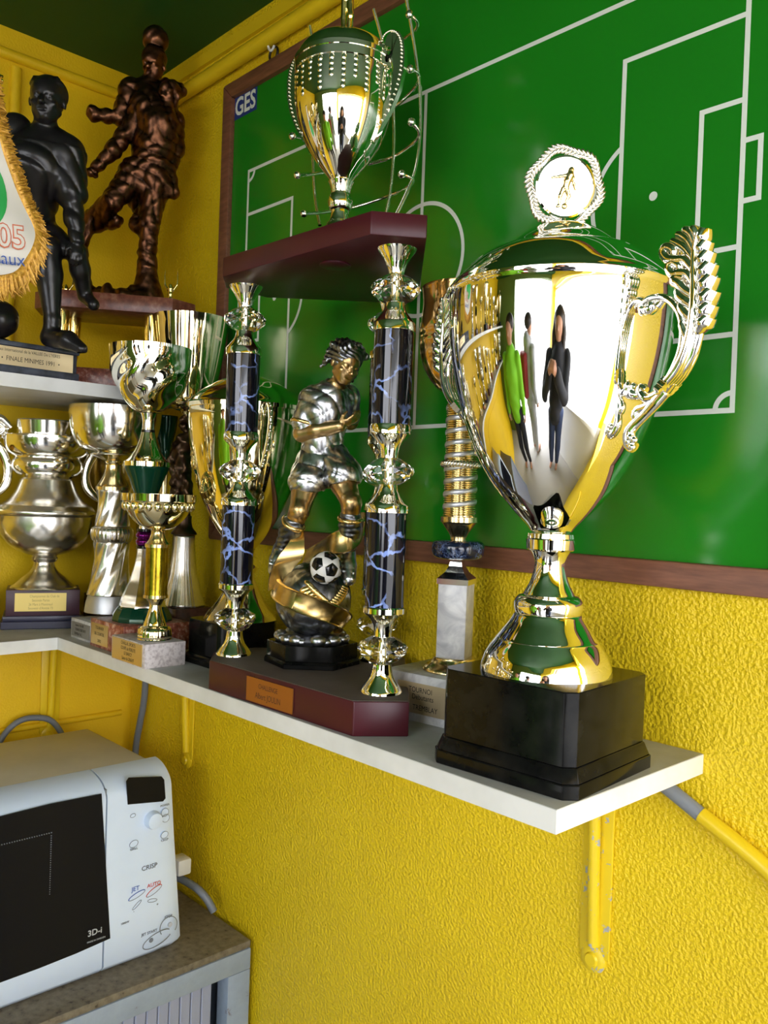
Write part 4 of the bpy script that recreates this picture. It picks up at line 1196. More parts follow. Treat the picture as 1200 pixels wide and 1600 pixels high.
L3 = [Vector(q) - GLo for q in ((-.0137,.0217,.128), (.0057,-.0042,.1384), (.0238,-.0241,.1495), (.0415,-.028,.1566), (.0539,-.0139,.1658), (.0561,.0003,.1828))]
strip('ribbon', L3, [(0.004, 0, 0.011), (0.005, 0.002, 0.014), (0.003, 0.002, 0.0155), (0.001, 0.002, 0.016), (0.001, 0.0, 0.014), (0.0, 0, 0.006)], MT['as_gold'], gl)
bm = bmesh.new()
for br in (0, 1):
    for i in range(9):
        t = i / 8
        lon = (-0.12 + 0.62 * t) if br == 0 else (1.05 - 0.55 * t)
        lat = (0.42 - 0.55 * t) if br == 0 else (0.30 - 0.42 * t)
        for s_ in (-1, 1):
            c = on_globe(lon + 0.05 * s_, lat + 0.07 * s_, 1.02)
            nrm = c.normalized(); ta = nrm.cross(Vector((0.5, 0.2, 0.8 * s_ + (0.2 if br else -0.2)))).normalized()
            add_ball(bm, c, 0.0046, 8, (1.6, 0.75, 0.5), basis(ta, nrm.cross(ta)))
bm_obj('laurel_branch', bm, MT['as_gold'], gl, 60)
bm = bmesh.new()
for k in range(18):
    a = 2 * PI * k / 18 + 0.1 * math.sin(k * 2.3)
    r_ = 0.0075 + 0.0018 * math.sin(k * 3.7)
    add_ball(bm, (0.039 * math.cos(a), 0.037 * math.sin(a), 0.0275 + r_ * 0.62), r_, 12, (1.0, 1.15, 0.85), Matrix.Rotation(a, 3, 'Z'))
add_lathe(bm, [(0.040, 0.0272), (0.042, 0.032), (0.034, 0.037)], 24)
fpart(bm_obj('stone_ring', bm, MT['as_dark'], ct, 60))
def soccer_ball(name, r, par, mats, loc, rot=(0, 0, 0), sub=5):
    bm = bmesh.new()
    bmesh.ops.create_icosphere(bm, subdivisions=1, radius=1.0)
    pent = [v.co.normalized() for v in bm.verts]
    hexs = [f.calc_center_median().normalized() for f in bm.faces]
    bm.free()
    bm = bmesh.new()
    bmesh.ops.create_icosphere(bm, subdivisions=sub, radius=1.0)
    for v in bm.verts:
        d = v.co.normalized()
        sc_ = sorted([d.dot(q) + 0.0415 for q in pent] + [d.dot(q) for q in hexs], reverse=True)
        e = sc_[0] - sc_[1]
        v.co = d * r * (1 - 0.030 * math.exp(-(e / 0.014) ** 2))
    for f in bm.faces:
        d = f.calc_center_median().normalized()
        f.material_index = 1 if max(d.dot(q) + 0.0385 for q in pent) > max(d.dot(q) for q in hexs) else 0
    return bm_obj(name, bm, mats, par, 180, loc=loc, rot=rot)
bl = soccer_ball('football', 0.0196, ct, [MT['white_ball'], MT['black_gloss']], FGL + Matrix.Rotation(FGR, 3, 'Z') @ Vector((.016,-.0424,.122)), (0.5, 0.25, 0.2 + FGR))
# body
V = lambda q: np.array(q, float)
J = {k: V(v) for k, v in dict(pel=(.0033,.0033,.2556), wst=(.0029,.0015,.2713), chs=(.0074,-.004,.3097), nkb=(.014,-.0097,.3352), nkt=(.0225,-.0175,.3485), hd=(.0298,-.0213,.3668),
    rs=(-.0095,-.0058,.3254), re=(-.021,-.0103,.283), rw=(.0262,-.0343,.2912), ls=(.0324,.0043,.3305), le=(.0359,.0399,.303), lw=(.0323,.0521,.3206),
    rh=(-.0097,.0012,.2471), rk=(-.0191,-.0276,.1883), ra=(-.044,.0018,.1362), rt=(-.0486,-.0125,.1149), lh=(.0206,-.0028,.2496), lk=(.0433,-.0334,.1999), la=(.04,-.0122,.137), lt=(.0442,-.0326,.1084)).items()}
sc = Sculpt((-0.062, -0.062, 0.085), (0.075, 0.055, 0.395), 0.00125)
sc.chain([J['wst'], J['chs'], J['nkb']], [0.020, 0.024, 0.015], 0.006)
sc.chain([J['nkb'], J['nkt']], [0.0098, 0.0092], 0.004)
FACE_D, FACE_U = (0.50, -0.80, -0.32), (0.10, 0.1, 1.0)
sculpt_head(sc, J['hd'], FACE_D, FACE_U, 0.050, 0.9)
sc.chain([J['rs'], J['re']], [0.0115, 0.0098], 0.004); sc.chain([J['re'], (J['re'] * 0.6 + J['rw'] * 0.4), J['rw']], [0.0112, 0.0106, 0.0076], 0.003)
sculpt_hand(sc, J['rw'], V((.0526,-.0361,.3058)) - J['rw'], (0.2, 0.4, 0.8), 0.034, 0.28, -1)
sc.chain([J['ls'], J['le']], [0.0110, 0.0095], 0.004); sc.chain([J['le'], J['lw']], [0.0092, 0.0062], 0.003)
sculpt_hand(sc, J['lw'], J['lw'] - J['le'], (0.3, -0.9, 0), 0.027, 0.5, 1)
for a, b, c in (('rh', 'rk', 'ra'), ('lh', 'lk', 'la')):
    sc.chain([J[a], J[a] * 0.5 + J[b] * 0.5, J[b]], [0.0175, 0.0165, 0.0120], 0.004)
    sc.chain([J[b], J[b] * 0.62 + J[c] * 0.38 + np.array([0, 0.004, 0]), J[c]], [0.0118, 0.0118, 0.0070], 0.004)
    kd = np.array([0.0, -0.004, 0.001]); sc.ell(J[b] + kd, (0.0105, 0.0105, 0.0115), k=0.004)
body = fpart(sc.mesh('footballer_figurine', MT['as_skin'], ct))
sc = Sculpt((-0.055, -0.055, 0.255), (0.075, 0.055, 0.365), 0.0012)
sc.chain([V((.0032,.0014,.2634)), J['wst'], J['chs'], J['nkb'] + np.array([0, 0, -0.004])], [0.0235, 0.0235, 0.0275, 0.0195], 0.006)
sc.chain([J['rs'] + np.array([0.006, 0, -0.002]), J['rs'], J['rs'] * 0.30 + J['re'] * 0.70], [0.0165, 0.0155, 0.0160], 0.005)
sc.chain([J['ls'] + np.array([-0.006, 0, -0.002]), J['ls'], J['ls'] * 0.30 + J['le'] * 0.70], [0.0155, 0.0140, 0.0130], 0.005)
sc.ell(J['chs'] + np.array([0.0, -0.010, 0.008]), (0.024, 0.018, 0.026), k=0.006)
sc.folds(0.0017, [(95, 40, 150, 0.3)], sharp=True)
sc.folds(0.0011, [(-40, 60, 170, 1.2)], sharp=True)
nd = unit(J['nkt'] - J['nkb'])
sc.cap(J['nkb'] + nd * 0.002, J['nkt'] + nd * 0.02, 0.0125, 0.0125, 0.0015, 'sub')
sc.plane(J['rs'] * 0.33 + J['re'] * 0.67, J['re'] - J['rs'], 0.001) if False else None
shirt = sc.mesh('shirt', MT['as_cloth'], body)
bm = bmesh.new()
a_ = J['nkb'] + nd * 0.0025
rr_, uu_, ff_ = head_axes(FACE_D, nd)
col_ring = [a_ + (rr_ * math.cos(t * PI / 12) * 0.0150 + np.cross(nd, rr_) * math.sin(t * PI / 12) * 0.0150) - nd * (0.010 * max(0, math.cos(t * PI / 12 - 4.1)) ** 3) for t in range(25)]
add_tube(bm, [tuple(q) for q in col_ring], 0.0034, 8)
cuf = J['rs'] * 0.27 + J['re'] * 0.73; cd_ = unit(J['re'] - J['rs']); cx_ = unit(np.cross(cd_, (0, 1, 0))); cy_ = np.cross(cd_, cx_)
add_tube(bm, [tuple(cuf + (cx_ * math.cos(t * PI / 12) + cy_ * math.sin(t * PI / 12)) * 0.0162) for t in range(25)], 0.0026, 8)
bm_obj('shirt_trim', bm, MT['as_gold'], body, 60)
sc = Sculpt((-0.055, -0.06, 0.185), (0.075, 0.04, 0.29), 0.0012)
sc.chain([V((.0031,.0014,.2666)), J['pel']], [0.0225, 0.0245], 0.006)
re_ = V((-.011,-.0111,.2245)); le_ = V((.0314,-.019,.2337))
sc.chain([J['rh'] + np.array([0.004, 0, 0.004]), re_], [0.021, 0.0240], 0.006)
sc.chain([J['lh'] + np.array([-0.004, 0, 0.004]), le_], [0.021, 0.0225], 0.006)
sc.folds(0.0015, [(75, 60, 130, 0.3)], sharp=True)
sc.folds(0.0010, [(-150, 60, 60, 2.2)], sharp=True)
sc.plane(V((-.0109,-.0111,.2206)), (-0.12, -0.15, -1.0)) if False else None
cr_ = J['pel'] + V((0.000, -0.012, -0.014))
sc.cap(cr_, cr_ + V((0.002, -0.006, -0.05)), 0.0035, 0.0085, 0.007, 'sub')
sc.cap(re_ + V((0, 0, -0.016)), re_ + V((-0.004, -0.006, -0.045)), 0.0205, 0.024, 0.001, 'sub')
sc.cap(le_ + V((0.003, -0.003, -0.017)), le_ + V((0.012, -0.012, -0.045)), 0.0195, 0.023, 0.001, 'sub')
sc.mesh('shorts', MT['as_cloth'], body)
sc = Sculpt(J['hd'] - 0.036, J['hd'] + 0.036, 0.001)
r_, u_, f_ = head_axes(FACE_D, FACE_U)
PH = lambda x, y, z: J['hd'] + (r_ * x + u_ * y + f_ * z) * 0.050
sc.ell(PH(0, 0.18, -0.09), (0.0195, 0.0195, 0.0225), (r_, u_, f_), 0.003)
rng = random.Random(3)
for i in range(90):
    x, z = rng.uniform(-0.36, 0.36), rng.uniform(-0.5, 0.24)
    y = 0.14 + 0.36 * math.sqrt(max(0, 1 - (x / 0.42) ** 2 - ((z + 0.08) / 0.5) ** 2))
    q0 = PH(x, y, z); q1 = PH(x * 1.12 + rng.uniform(-.14, .02), y + rng.uniform(-0.05, 0.05), z + rng.uniform(-0.2, 0.02)); qm = (q0 + q1) / 2 + u_ * 0.002
    sc.chain([q0, qm, q1], [0.0026, 0.0032, 0.0016], 0.001)
for i in range(16):
    t = rng.uniform(-0.32, 0.22); sd = -1 if i % 3 else 1
    sc.cap(PH(sd * 0.35, t + 0.12, -0.16 + rng.uniform(-.15, .1)), PH(sd * 0.44, t - 0.06, -0.22 + rng.uniform(-.15, .1)), 0.0030, 0.0014, 0.0012)
for i in range(8):
    sc.cap(PH(-0.25 - 0.03 * i, 0.36 - 0.07 * i, -0.2), PH(-0.43 - 0.010 * i, 0.44 - 0.09 * i, -0.26), 0.0032, 0.0014, 0.0012)
sc.folds(0.0016, [(420, 160, 260, 0.3)], sharp=True)
sc.ell(PH(0, -0.10, 0.30), (0.0150, 0.0165, 0.0120), (r_, u_, f_), 0.001, 'sub')
sc.mesh('hair', MT['as_dark'], body)
for side, (kn, an, to) in (('r', ('rk', 'ra', 'rt')), ('l', ('lk', 'la', 'lt'))):
    sc = Sculpt(np.minimum(np.minimum(J[kn], J[an]), J[to]) - 0.022, np.maximum(np.maximum(J[kn], J[an]), J[to]) + 0.022, 0.0011)
    tp = J[kn] * 0.70 + J[an] * 0.30
    sc.chain([tp, J[kn] * 0.5 + J[an] * 0.5 + np.array([0, 0.002, 0]), J[an]], [0.0132, 0.0130, 0.0088], 0.003)
    sc.folds(0.0008, [(0, 0, 900, 0), (300, 200, 500, 1)])
    sk = sc.mesh('sock', MT['as_dark'], body)
    d_ = unit(J[an] - J[kn]); x_ = unit(np.cross(d_, (0, 1, 0))); y_ = np.cross(d_, x_)
    bm = bmesh.new(); add_tube(bm, [tuple(tp + (x_ * math.cos(t * PI / 10) + y_ * math.sin(t * PI / 10)) * 0.0130) for t in range(21)], 0.0030, 8)
    bm_obj('sock_cuff', bm, MT['as_gold'], body, 60)
    sc = Sculpt(np.minimum(J[an], J[to]) - 0.022, np.maximum(J[an], J[to]) + 0.022, 0.0009)
    fd = unit(J[to] - J[an])
    sc.chain([J[an] - fd * 0.004, J[an] * 0.5 + J[to] * 0.5, J[to]], [0.0105, 0.0098, 0.0080], 0.003)
    for k in range(4):
        c = J[an] * (0.85 - 0.18 * k) + J[to] * (0.15 + 0.18 * k)
        sc.cap(c + np.array([-0.007, -0.0075, 0.001]), c + np.array([0.006, -0.0085, -0.001]), 0.0016, None, 0.0006)
    sc.mesh('boot', MT['as_cloth'], body)

def cut(prof, zmin):
    return [q for q in prof if q[1] > zmin]
# ================================================================ 3. tall coil column trophy behind the big cup
t3 = thing('column_trophy', 'gold coil column trophy with copper bowl and white marble block behind the big cup', 'trophy', (*(.9515,-.098), 0))
prism('marble_base', rect(0, 0, 0.118, 0.100, 0.12), 0.0, 0.052, MT['white_marble'], t3, 0.0012)
c_, s_ = math.cos(0.12), math.sin(0.12)
FR = Vector((s_, -c_, 0)); RT_ = Vector((c_, s_, 0))
pl = plate('plaque', FR * 0.0500 + RT_ * (-0.004) + Vector((0, 0, 0.026)), RT_, (0, 0, 1), 0.070, 0.033, MT['plaque_pale'], t3, 0.0008)
lines(pl, [('TOURNOI', 0.0082, -0.0035, 0.009, 0.85), ('Débutants', 0.0082, 0.0, 0.0015, 0.85), ('TREMBLAY', 0.0082, 0.0035, -0.010, 0.85)], MT['ink'], 0.0008)
lathe('foot_disc', spline_prof([(0.034, 0.0515), (0.034, 0.0515), (0.035, 0.054), (0.031, 0.058), (0.026, 0.062), (0.023, 0.066), (0.023, 0.068)], 3), MT['gold_satin'], t3, 64)
ZB = [.0688,.1498,.1584,.1757]
prism('marble_block', rect(0, 0, 0.033, 0.033, 0.45), 0.066, ZB[1], MT['white_marble'], t3, 0.0008)
bm = bmesh.new(); add_prism(bm, rect(0, 0, 0.036, 0.036, 0.45), ZB[1], ZB[1] + 0.006)
for (s0, s1, z0, z1) in ((1.0, 0.62, ZB[1] + 0.006, ZB[1] + 0.013), (0.62, 0.42, ZB[1] + 0.013, ZB[1] + 0.020), (0.42, 0.36, ZB[1] + 0.020, ZB[3])):
    add_prism(bm, rect(0, 0, 0.036 * s0, 0.036 * s0, 0.45), z0, z1, s1 / s0)
bm_obj('square_cap', bm, MT['silver'], t3)
lathe('marble_disc', spline_prof([(.0094,.1772),(.0216,.1779),(.0274,.1808),(.0295,.1873),(.0288,.1945),(.0245,.1981),(.0094,.1995)], 4), MT['blue_marble'], t3, 64, ang=60)
lathe('collar', spline_prof([(.009,.1995),(.0094,.2031),(.0115,.2074),(.0158,.2132),(.0194,.2182)], 3) + [(.0209,.219),(.0209,.2247),(.018,.2254)], MT['gold_satin'], t3, 48)
CR = 0.0178
zc0, zc1 = .2254, .3513
lathe('coil_core', [(CR * 0.9, zc0), (CR * 0.9, zc1)], MT['gold_satin'], t3, 32)
def helix(r, z0, z1, turns, n, ph=0.0):
    return [(r * math.cos(2 * PI * turns * i / n + ph), r * math.sin(2 * PI * turns * i / n + ph), z0 + (z1 - z0) * i / n) for i in range(n + 1)]
bm = bmesh.new(); add_tube(bm, helix(CR, zc0, zc1, 52, 1040), 0.0011, 5)
bm_obj('wire_coil', bm, MT['gold'], t3, 180)
bm = bmesh.new(); add_tube(bm, helix(CR * 1.005, zc0 + 0.004, zc1 - 0.004, 8.5, 340, 1.0), 0.0014, 8, 2.2, (0, 0, 1))
bm_obj('silver_band', bm, MT['silver_dull'], t3, 180)
zr = .2837
bm = bmesh.new()
for ph in (0, PI):
    add_tube(bm, [((0.0200 + 0.0016 * math.cos(a * 0.9 + ph)) * math.cos(a * PI / 60), (0.0200 + 0.0016 * math.cos(a * 0.9 + ph)) * math.sin(a * PI / 60), zr + 0.0022 * math.sin(a * 0.9 + ph)) for a in range(121)], 0.0022, 8)
bm_obj('rope_ring', bm, MT['silver_satin'], t3, 180)
lathe('bowl', spline_prof([(.0086,.3498),(.0101,.3541),(.0144,.3584),(.0215,.3627),(.033,.3713),(.0416,.3828),(.0488,.3986),(.0517,.4172),(.051,.4244),(.0524,.4315),(.0509,.4459),(.0495,.4616),(.0502,.4731),(.0509,.4781)], 4) + [(.0509,.4802),(.043,.4816),(.0143,.4831)], MT['copper'], t3, 96, ang=50,
      mod=lambda r, z, a: r * (1 + 0.010 * math.sin(16 * a) * (1 if .3742 < z < .4315 else 0)))

# ================================================================ 4. pale gold lidded cup behind the left column
t4 = thing('trophy_cup', 'pale gold lidded cup on a black base behind the left marbled column', 'trophy', (*(.5516,-.115), 0))
bm = bmesh.new(); q = rect(0.0, -0.014, 0.100, 0.108, 0.0, 0.010)
add_prism(bm, q, 0, 0.008); add_prism(bm, q, 0.008, 0.014, 0.94); add_prism(bm, [(x * 0.92, y * 0.92) for x, y in q], 0.014, 0.062); bevel(bm, 0.0007, 1)
bm_obj('pedestal', bm, MT['black_satin'], t4, 30)
lathe('foot', spline_prof([(.0531,.0618),(.0484,.0692),(.0391,.0804),(.0316,.0916),(.0251,.1047),(.0195,.1177),(.0167,.127)], 3) + spline_prof([(.0186,.128),(.0205,.1326),(.0186,.1382),(.014,.1419),(.013,.1494),(.0158,.1568),(.0177,.1624)], 3), MT['gold_pale'], t4, 72,
      mod=lambda r, z, a: r * (1 + 0.02 * math.sin(14 * a) * max(0, 1 - abs(z - 0.075) / 0.02)))
cup4 = lathe('bowl', spline_prof([(.0177,.1634),(.0232,.1699),(.0316,.181),(.0428,.1978),(.053,.2164),(.065,.2443),(.0734,.2722),(.0789,.3),(.0831,.3279),(.0854,.3511),(.0854,.3631)], 4), MT['gold_pale'], t4, 96, ang=60)
lathe('lid', [(.0882,.3631),(.0882,.3687),(.0854,.3706)] + spline_prof([(.0844,.3715),(.0779,.3798),(.0668,.3891),(.0557,.3965),(.0427,.4039),(.0278,.4095),(.0204,.4123)], 4) + spline_prof([(.013,.4132),(.0074,.4206),(.0093,.4262),(.013,.4336),(.0093,.441),(.0019,.4447)], 3), MT['gold_pale'], cup4, 72)
for s_ in (1, -1):
    D = Vector((0.72 * s_, 0.69 * s_, 0)); bm = bmesh.new()
    if s_ == 1: D = Vector((0.95, -0.31, 0))
    if s_ == -1: D = Vector((-0.6, 0.8, 0))
    pts = [D * r + Vector((0, 0, z)) for r, z in ((0.083, .3511), (0.100, .365), (0.110, .3465), (0.104, .3186), (0.090, .2954), (0.078, .2815))]
    qq = curve_pts(pts, 6); add_tube(bm, qq, 0.0030, 8)
    for p_ in qq[::2]: add_ball(bm, p_ + D * 0.003, 0.0028, 8)
    bm_obj('beaded_handle', bm, MT['gold_light'], cup4, 60)
# embossed ornament on the left flank
bm = bmesh.new()
em = Vector((-0.36, -0.93, 0)).normalized()
for (du, dz, r_, sz) in ((0, 0, 0.011, 1.5), (0.004, -0.022, 0.008, 1.6), (0.008, -0.038, 0.006, 1.6), (-0.006, 0.010, 0.006, 1), (0.006, 0.012, 0.006, 1), (0.0, 0.018, 0.005, 1.0), (-0.006, -0.010, 0.006, 1), (0.009, -0.008, 0.006, 1)):
    zz = .2861 + dz
    rr = float(np.interp(zz, [.1978, .2443, .2861, .3279], [.0428,.065,.0762,.0826]))
    e2 = Vector((-em.y, em.x, 0))
    dd = (em * rr + e2 * du).normalized() * rr
    add_ball(bm, dd + Vector((0, 0, zz)), r_, 12, (0.30, 0.8, sz * 0.7), Matrix.Rotation(math.atan2(dd.y, dd.x), 3, 'Z'))
bm_obj('relief_ornament', bm, MT['gold_satin'], cup4, 60)

# ================================================================ 5. fluted silver flare with a bronze player, and the deep gold bowl behind
t5 = thing('statue_trophy', 'fluted silver flare with a small brown figure holding up a deep gold bowl', 'trophy', (*(.3264,-.081), 0))
prism('marble_base', rect(0, 0, 0.080, 0.068, 0.0), 0.0, 0.0525, MT['dark_marble'], t5, 0.001)
lathe('flare', [q for q in spline_prof([(.0397,.0462),(.0386,.0526),(.0332,.0698),(.0279,.0891),(.023,.1085),(.0198,.1321),(.0182,.1557),(.0177,.1717)], 3) if q[1] > 0.0524], MT['silver_satin'], t5, 120, ang=180,
      mod=lambda r, z, a: r * (1 + 0.02 * abs(math.sin(18 * a))))
zf = .1728
lathe('cap', spline_prof([(.0203,.1717),(.0214,.1728),(.0193,.1771),(.0139,.1835),(.0118,.1932),(.0118,.2028)], 2), MT['bronze_dark'], t5, 32)
V5 = lambda q: np.array(q, float)
sc = Sculpt((-0.05, -0.03, .1964), (0.05, 0.03, .3804), 0.0015)
sc.chain([V5((-.0116,.0025,.1959)), V5((-.0193,.003,.23)), V5((-.0099,.0035,.2679))], [0.007, 0.009, 0.012], 0.004)
sc.chain([V5((-.0009,.0025,.1963)), V5((.0084,-.005,.2288)), V5((-.0045,.0035,.2681))], [0.007, 0.009, 0.012], 0.004)
sc.chain([V5((-.0068,.0035,.2712)), V5((-.0068,.0039,.3002)), V5((-.0035,.0042,.3271))], [0.014, 0.014, 0.017], 0.005)
sc.chain([V5((-.0161,.0042,.3213)), V5((-.0259,.0038,.2941)), V5((-.0185,-.0046,.2641)), V5((-.0203,-.0047,.2555))], [0.008, 0.007, 0.0055, 0.006], 0.003)
sc.chain([V5((.0074,.0042,.3232)), V5((.015,.0045,.3514)), V5((-.0067,-.0053,.3636))], [0.008, 0.007, 0.0075], 0.003)
sculpt_head(sc, V5((-.0045,.0046,.355)), (0.2, -1, -0.1), (0, 0, 1), 0.030, 0.4)
sc.folds(0.0018, [(200, 40, 230, 0.3), (-150, 160, 270, 1.2)])
o = sc.mesh('player_figure', MT['bronze_dark'], t5); o.rotation_euler = (0, 0, .8125)
lathe('bowl', shell(spline_prof([(.0064,.3675),(.0096,.3718),(.0128,.3772),(.0235,.3804),(.0363,.391),(.0427,.4102),(.0481,.4337),(.0534,.4636),(.0582,.4977),(.0624,.5318)], 3)), MT['gold_pale'], t5, 80, ang=50)
t6 = thing('trophy_cup', 'dark green conical goblet in the far corner behind the green cone trophy', 'trophy', (*(.1985,-.05), 0))
prism('marble_base', rect(0, 0, 0.060, 0.060, 0.0), 0.0, 0.04, MT['dark_marble'], t6, 0.001)
lathe('stem', spline_prof([(.022,.04),(.022,.042),(.01,.08),(.0104,.2054),(.0092,.2517),(.0116,.2886)], 3), MT['gold_satin'], t6, 32)
lathe('cone_cup', spline_prof([(.0116,.2886),(.0127,.291),(.0104,.3025),(.0092,.3141),(.0104,.321),(.0173,.3487),(.0208,.3741),(.0208,.3787)], 2), MT['green_glass'], t6, 40)

# ================================================================ 6. swirled gold bowl with the green cone, on red marble
t7 = thing('trophy_cup', 'swirled gold bowl over a green cone and green foot on speckled red marble', 'trophy', (*(.3847,-.183), 0))
FX, FY = (.3847,-.183)
RA = 0.0
prism('marble_base', rect(-.0042, -.001, 0.110, 0.108, 0.0), 0.0, 0.043, MT['red_marble'], t7, 0.001)
pl = plate('plaque', (-.0267, -.055, 0.021), (1, 0.0, 0), (0, 0, 1), 0.056, 0.032, MT['plaque_gold'], t7, 0.0008)
lines(pl, [('TOURNOI', 0.0066, 0.0, 0.0095, 0.9), ('DE COURTEIL', 0.0066, 0.0, 0.0005, 0.8), ('2002', 0.0066, 0.0, -0.010, 0.9)], MT['ink'], 0.0008)
GF = [q for q in spline_prof([(.0444,.0405),(.0454,.0455),(.0434,.0534),(.0395,.0603),(.0375,.0633),(.0355,.0653)], 2) if q[1] > 0.0428]
lathe('green_foot', GF, MT['green_glass'], t7, 14, ang=20)
lathe('silver_flare', spline_prof([(.0365,.0643),(.0355,.0692),(.0306,.0831),(.0227,.1009),(.0168,.1196),(.0123,.1384),(.0108,.1532)], 3), MT['silver'], t7, 8, ang=25)
lathe('black_ring', [(.0118,.1532),(.0118,.1572)], MT['black_gloss'], t7, 24)
lathe('purple_beads', spline_prof([(.0089,.1572),(.0108,.1591),(.0128,.1641),(.0104,.168),(.0104,.169),(.0128,.173),(.0108,.1779),(.0089,.1799)], 3), MT['purple'], t7, 48, ang=180, mod=lambda r, z, a: r * (1 + 0.07 * abs(math.sin(7 * a))))
lathe('black_ring', [(.0118,.1799),(.0118,.1838)], MT['black_gloss'], t7, 24)
lathe('spacer', spline_prof([(.0089,.1838),(.0079,.1947),(.0089,.2095),(.0128,.2243),(.0177,.2371)], 2), MT['silver'], t7, 32)
lathe('green_cone', [(.0177,.2371),(.0256,.2588),(.0325,.2745),(.0335,.2775),(.0335,.2794)], MT['green_glass'], t7, 48)
lathe('bell', [(.035,.2794),(.035,.2863)] + spline_prof([(.0335,.2873),(.0276,.2922),(.0217,.3001),(.0172,.308),(.0128,.3198),(.0103,.3316)], 3), MT['gold_pale'], t7, 48)
lathe('black_ring', [(.0103,.3316),(.0103,.3355)], MT['black_gloss'], t7, 24)
lathe('neck', spline_prof([(.0094,.3355),(.0089,.3434),(.0093,.3533),(.0118,.3611)], 2), MT['silver'], t7, 32)
zb0, zb1 = .3621, .4594
def swirl(r, z, a):
    t = (z - zb0) / (zb1 - zb0)
    if r < 0.014 or t > 0.90: return r
    w = math.sin(5 * (a - 2.2 * t))
    return r * (1 + 0.045 * w * math.sin(min(1, t / 0.9) * PI))
lathe('swirled_bowl', shell(spline_prof([(.0098,.3611),(.0197,.3641),(.0285,.371),(.0384,.3828),(.0482,.3985),(.0556,.4162),(.0595,.4358),(.0614,.4535),(.0619,.4613)], 4)), MT['gold_light'], t7, 120, mod=swirl, ang=60)

# ================================================================ 7. small gold bowl in front, pinkish granite block
t8 = thing('trophy_cup', 'small gold bowl on an olive gold tube, in front on a pinkish granite block', 'trophy', (*(.5,-.224), 0))
prism('granite_base', rect(-.013, -.002, 0.099, 0.062, 0.0), 0.0, 0.0335, MT['pink_marble'], t8, 0.0008)
pl = plate('plaque', (-.015, -.033, 0.0168), (1, 0, 0), (0, 0, 1), 0.088, 0.030, MT['plaque_gold'], t8, 0.0008)
lines(pl, [('CHALLAL SPORTS', 0.0068, 0.004, 0.0105, 0.78), ('COUPE de FIDELITE', 0.0068, 0.004, 0.0035, 0.74), ('LE BARCY', 0.0068, 0.004, -0.0035, 0.78), ('Saison du 28.06.97', 0.0068, 0.004, -0.0105, 0.70)], MT['ink'], 0.0008)
lathe('foot', [q for q in spline_prof([(.0271,.0284),(.0262,.0311),(.0226,.0356),(.023,.0392),(.0217,.0483),(.019,.0519),(.0162,.0528),(.0149,.0573),(.0117,.0664),(.009,.0754),(.0081,.0818)], 3) if q[1] > 0.0332], MT['gold_pale'], t8, 96,
      mod=lambda r, z, a: r * (1 + (0.05 * abs(math.sin(14 * a)) if .0365 < z < .0492 else 0)), ang=60)
lathe('lower_bell', spline_prof([(.0081,.0818),(.0099,.0863),(.0135,.0908)], 2) + [(.0171,.0917),(.0171,.0962)], MT['gold_satin'], t8, 40)
lathe('foil_tube', [(.0158,.0962),(.0158,.1631)], MT['olive_tube'], t8, 48)
lathe('upper_bell', [(.0171,.1631),(.0171,.1676)] + spline_prof([(.0158,.1685),(.0117,.1739),(.0095,.1802),(.009,.1857),(.0117,.1884)], 3), MT['gold_satin'], t8, 40)
b8 = lathe('bowl', shell(spline_prof([(.0108,.1875),(.018,.1893),(.027,.1947),(.0361,.2037),(.0433,.2145),(.0478,.2253),(.0496,.228)], 3) + [(.0514,.228),(.0518,.238)]), MT['gold_pale'], t8, 80, ang=40,
           mod=lambda r, z, a: r)
bm = bmesh.new()
zb_ = .2208; rb_ = .046
for k in range(24):
    a = 2 * PI * k / 24
    add_ball(bm, (rb_ * math.cos(a), rb_ * math.sin(a), zb_), 0.0056, 10, (0.8, 0.95, 1.25), Matrix.Rotation(a, 3, 'Z'))
bm_obj('bead_row', bm, MT['gold_pale'], b8, 60)

# ================================================================ 8. silver bowl on the twisted column
t9 = thing('trophy_cup', 'silver bowl on a twisted silver column and grey foot on grey white marble', 'trophy', (*(.2473,-.17), 0))
prism('marble_base', rect(.0262, -.015, 0.072, 0.092, 0.0), 0.0, 0.032, MT['white_marble'], t9, 0.0008)
pl = plate('plaque', (.0282, -.061, 0.0155), (1, 0.0, 0), (0, 0, 1), 0.066, 0.023, MT['plaque_silver'], t9, 0.0008)
lines(pl, [('Souvenir 31 Mai 1987', 0.0056, -0.004, 0.0070, 0.62), ('TOURNOI DEBUTANTS', 0.0060, 0.0, 0.0, 0.62), ('TREMBLAY A.C.', 0.0060, -0.008, -0.0070, 0.70)], MT['ink'], 0.0008)
lathe('grey_foot', [q for q in [(.0417,.0209),(.0417,.0295),(.0406,.0391),(.0385,.0552),(.0363,.0638),(.0353,.067)] if q[1] > 0.0318], MT['silver_dull'], t9, 48)
def twist(n, k, z0):
    return lambda r, z, a: r * (1 + 0.026 * math.sin(n * (a - (z - z0) * k)))
zt0 = .067
lathe('twisted_column', spline_prof([(.0363,.067),(.0363,.067),(.0363,.0702),(.0331,.0873),(.0288,.1087),(.0272,.1301),(.0288,.1494),(.0288,.1547)], 8), MT['silver_satin'], t9, 180, ang=180, mod=twist(9, 15, zt0))
lathe('ribbed_ring', spline_prof([(.0278,.1547),(.0299,.1569),(.0326,.1622),(.0336,.1697),(.032,.1772),(.0288,.1804),(.0267,.1815)], 3), MT['silver_satin'], t9, 120, ang=180, mod=lambda r, z, a: r * (1 + 0.035 * abs(math.sin(16 * a))))
lathe('twisted_column', spline_prof([(.0278,.1815),(.0272,.1889),(.024,.2103),(.0245,.2263),(.0267,.237),(.0267,.2413)], 8), MT['silver_satin'], t9, 180, ang=180, mod=twist(9, 15, zt0))
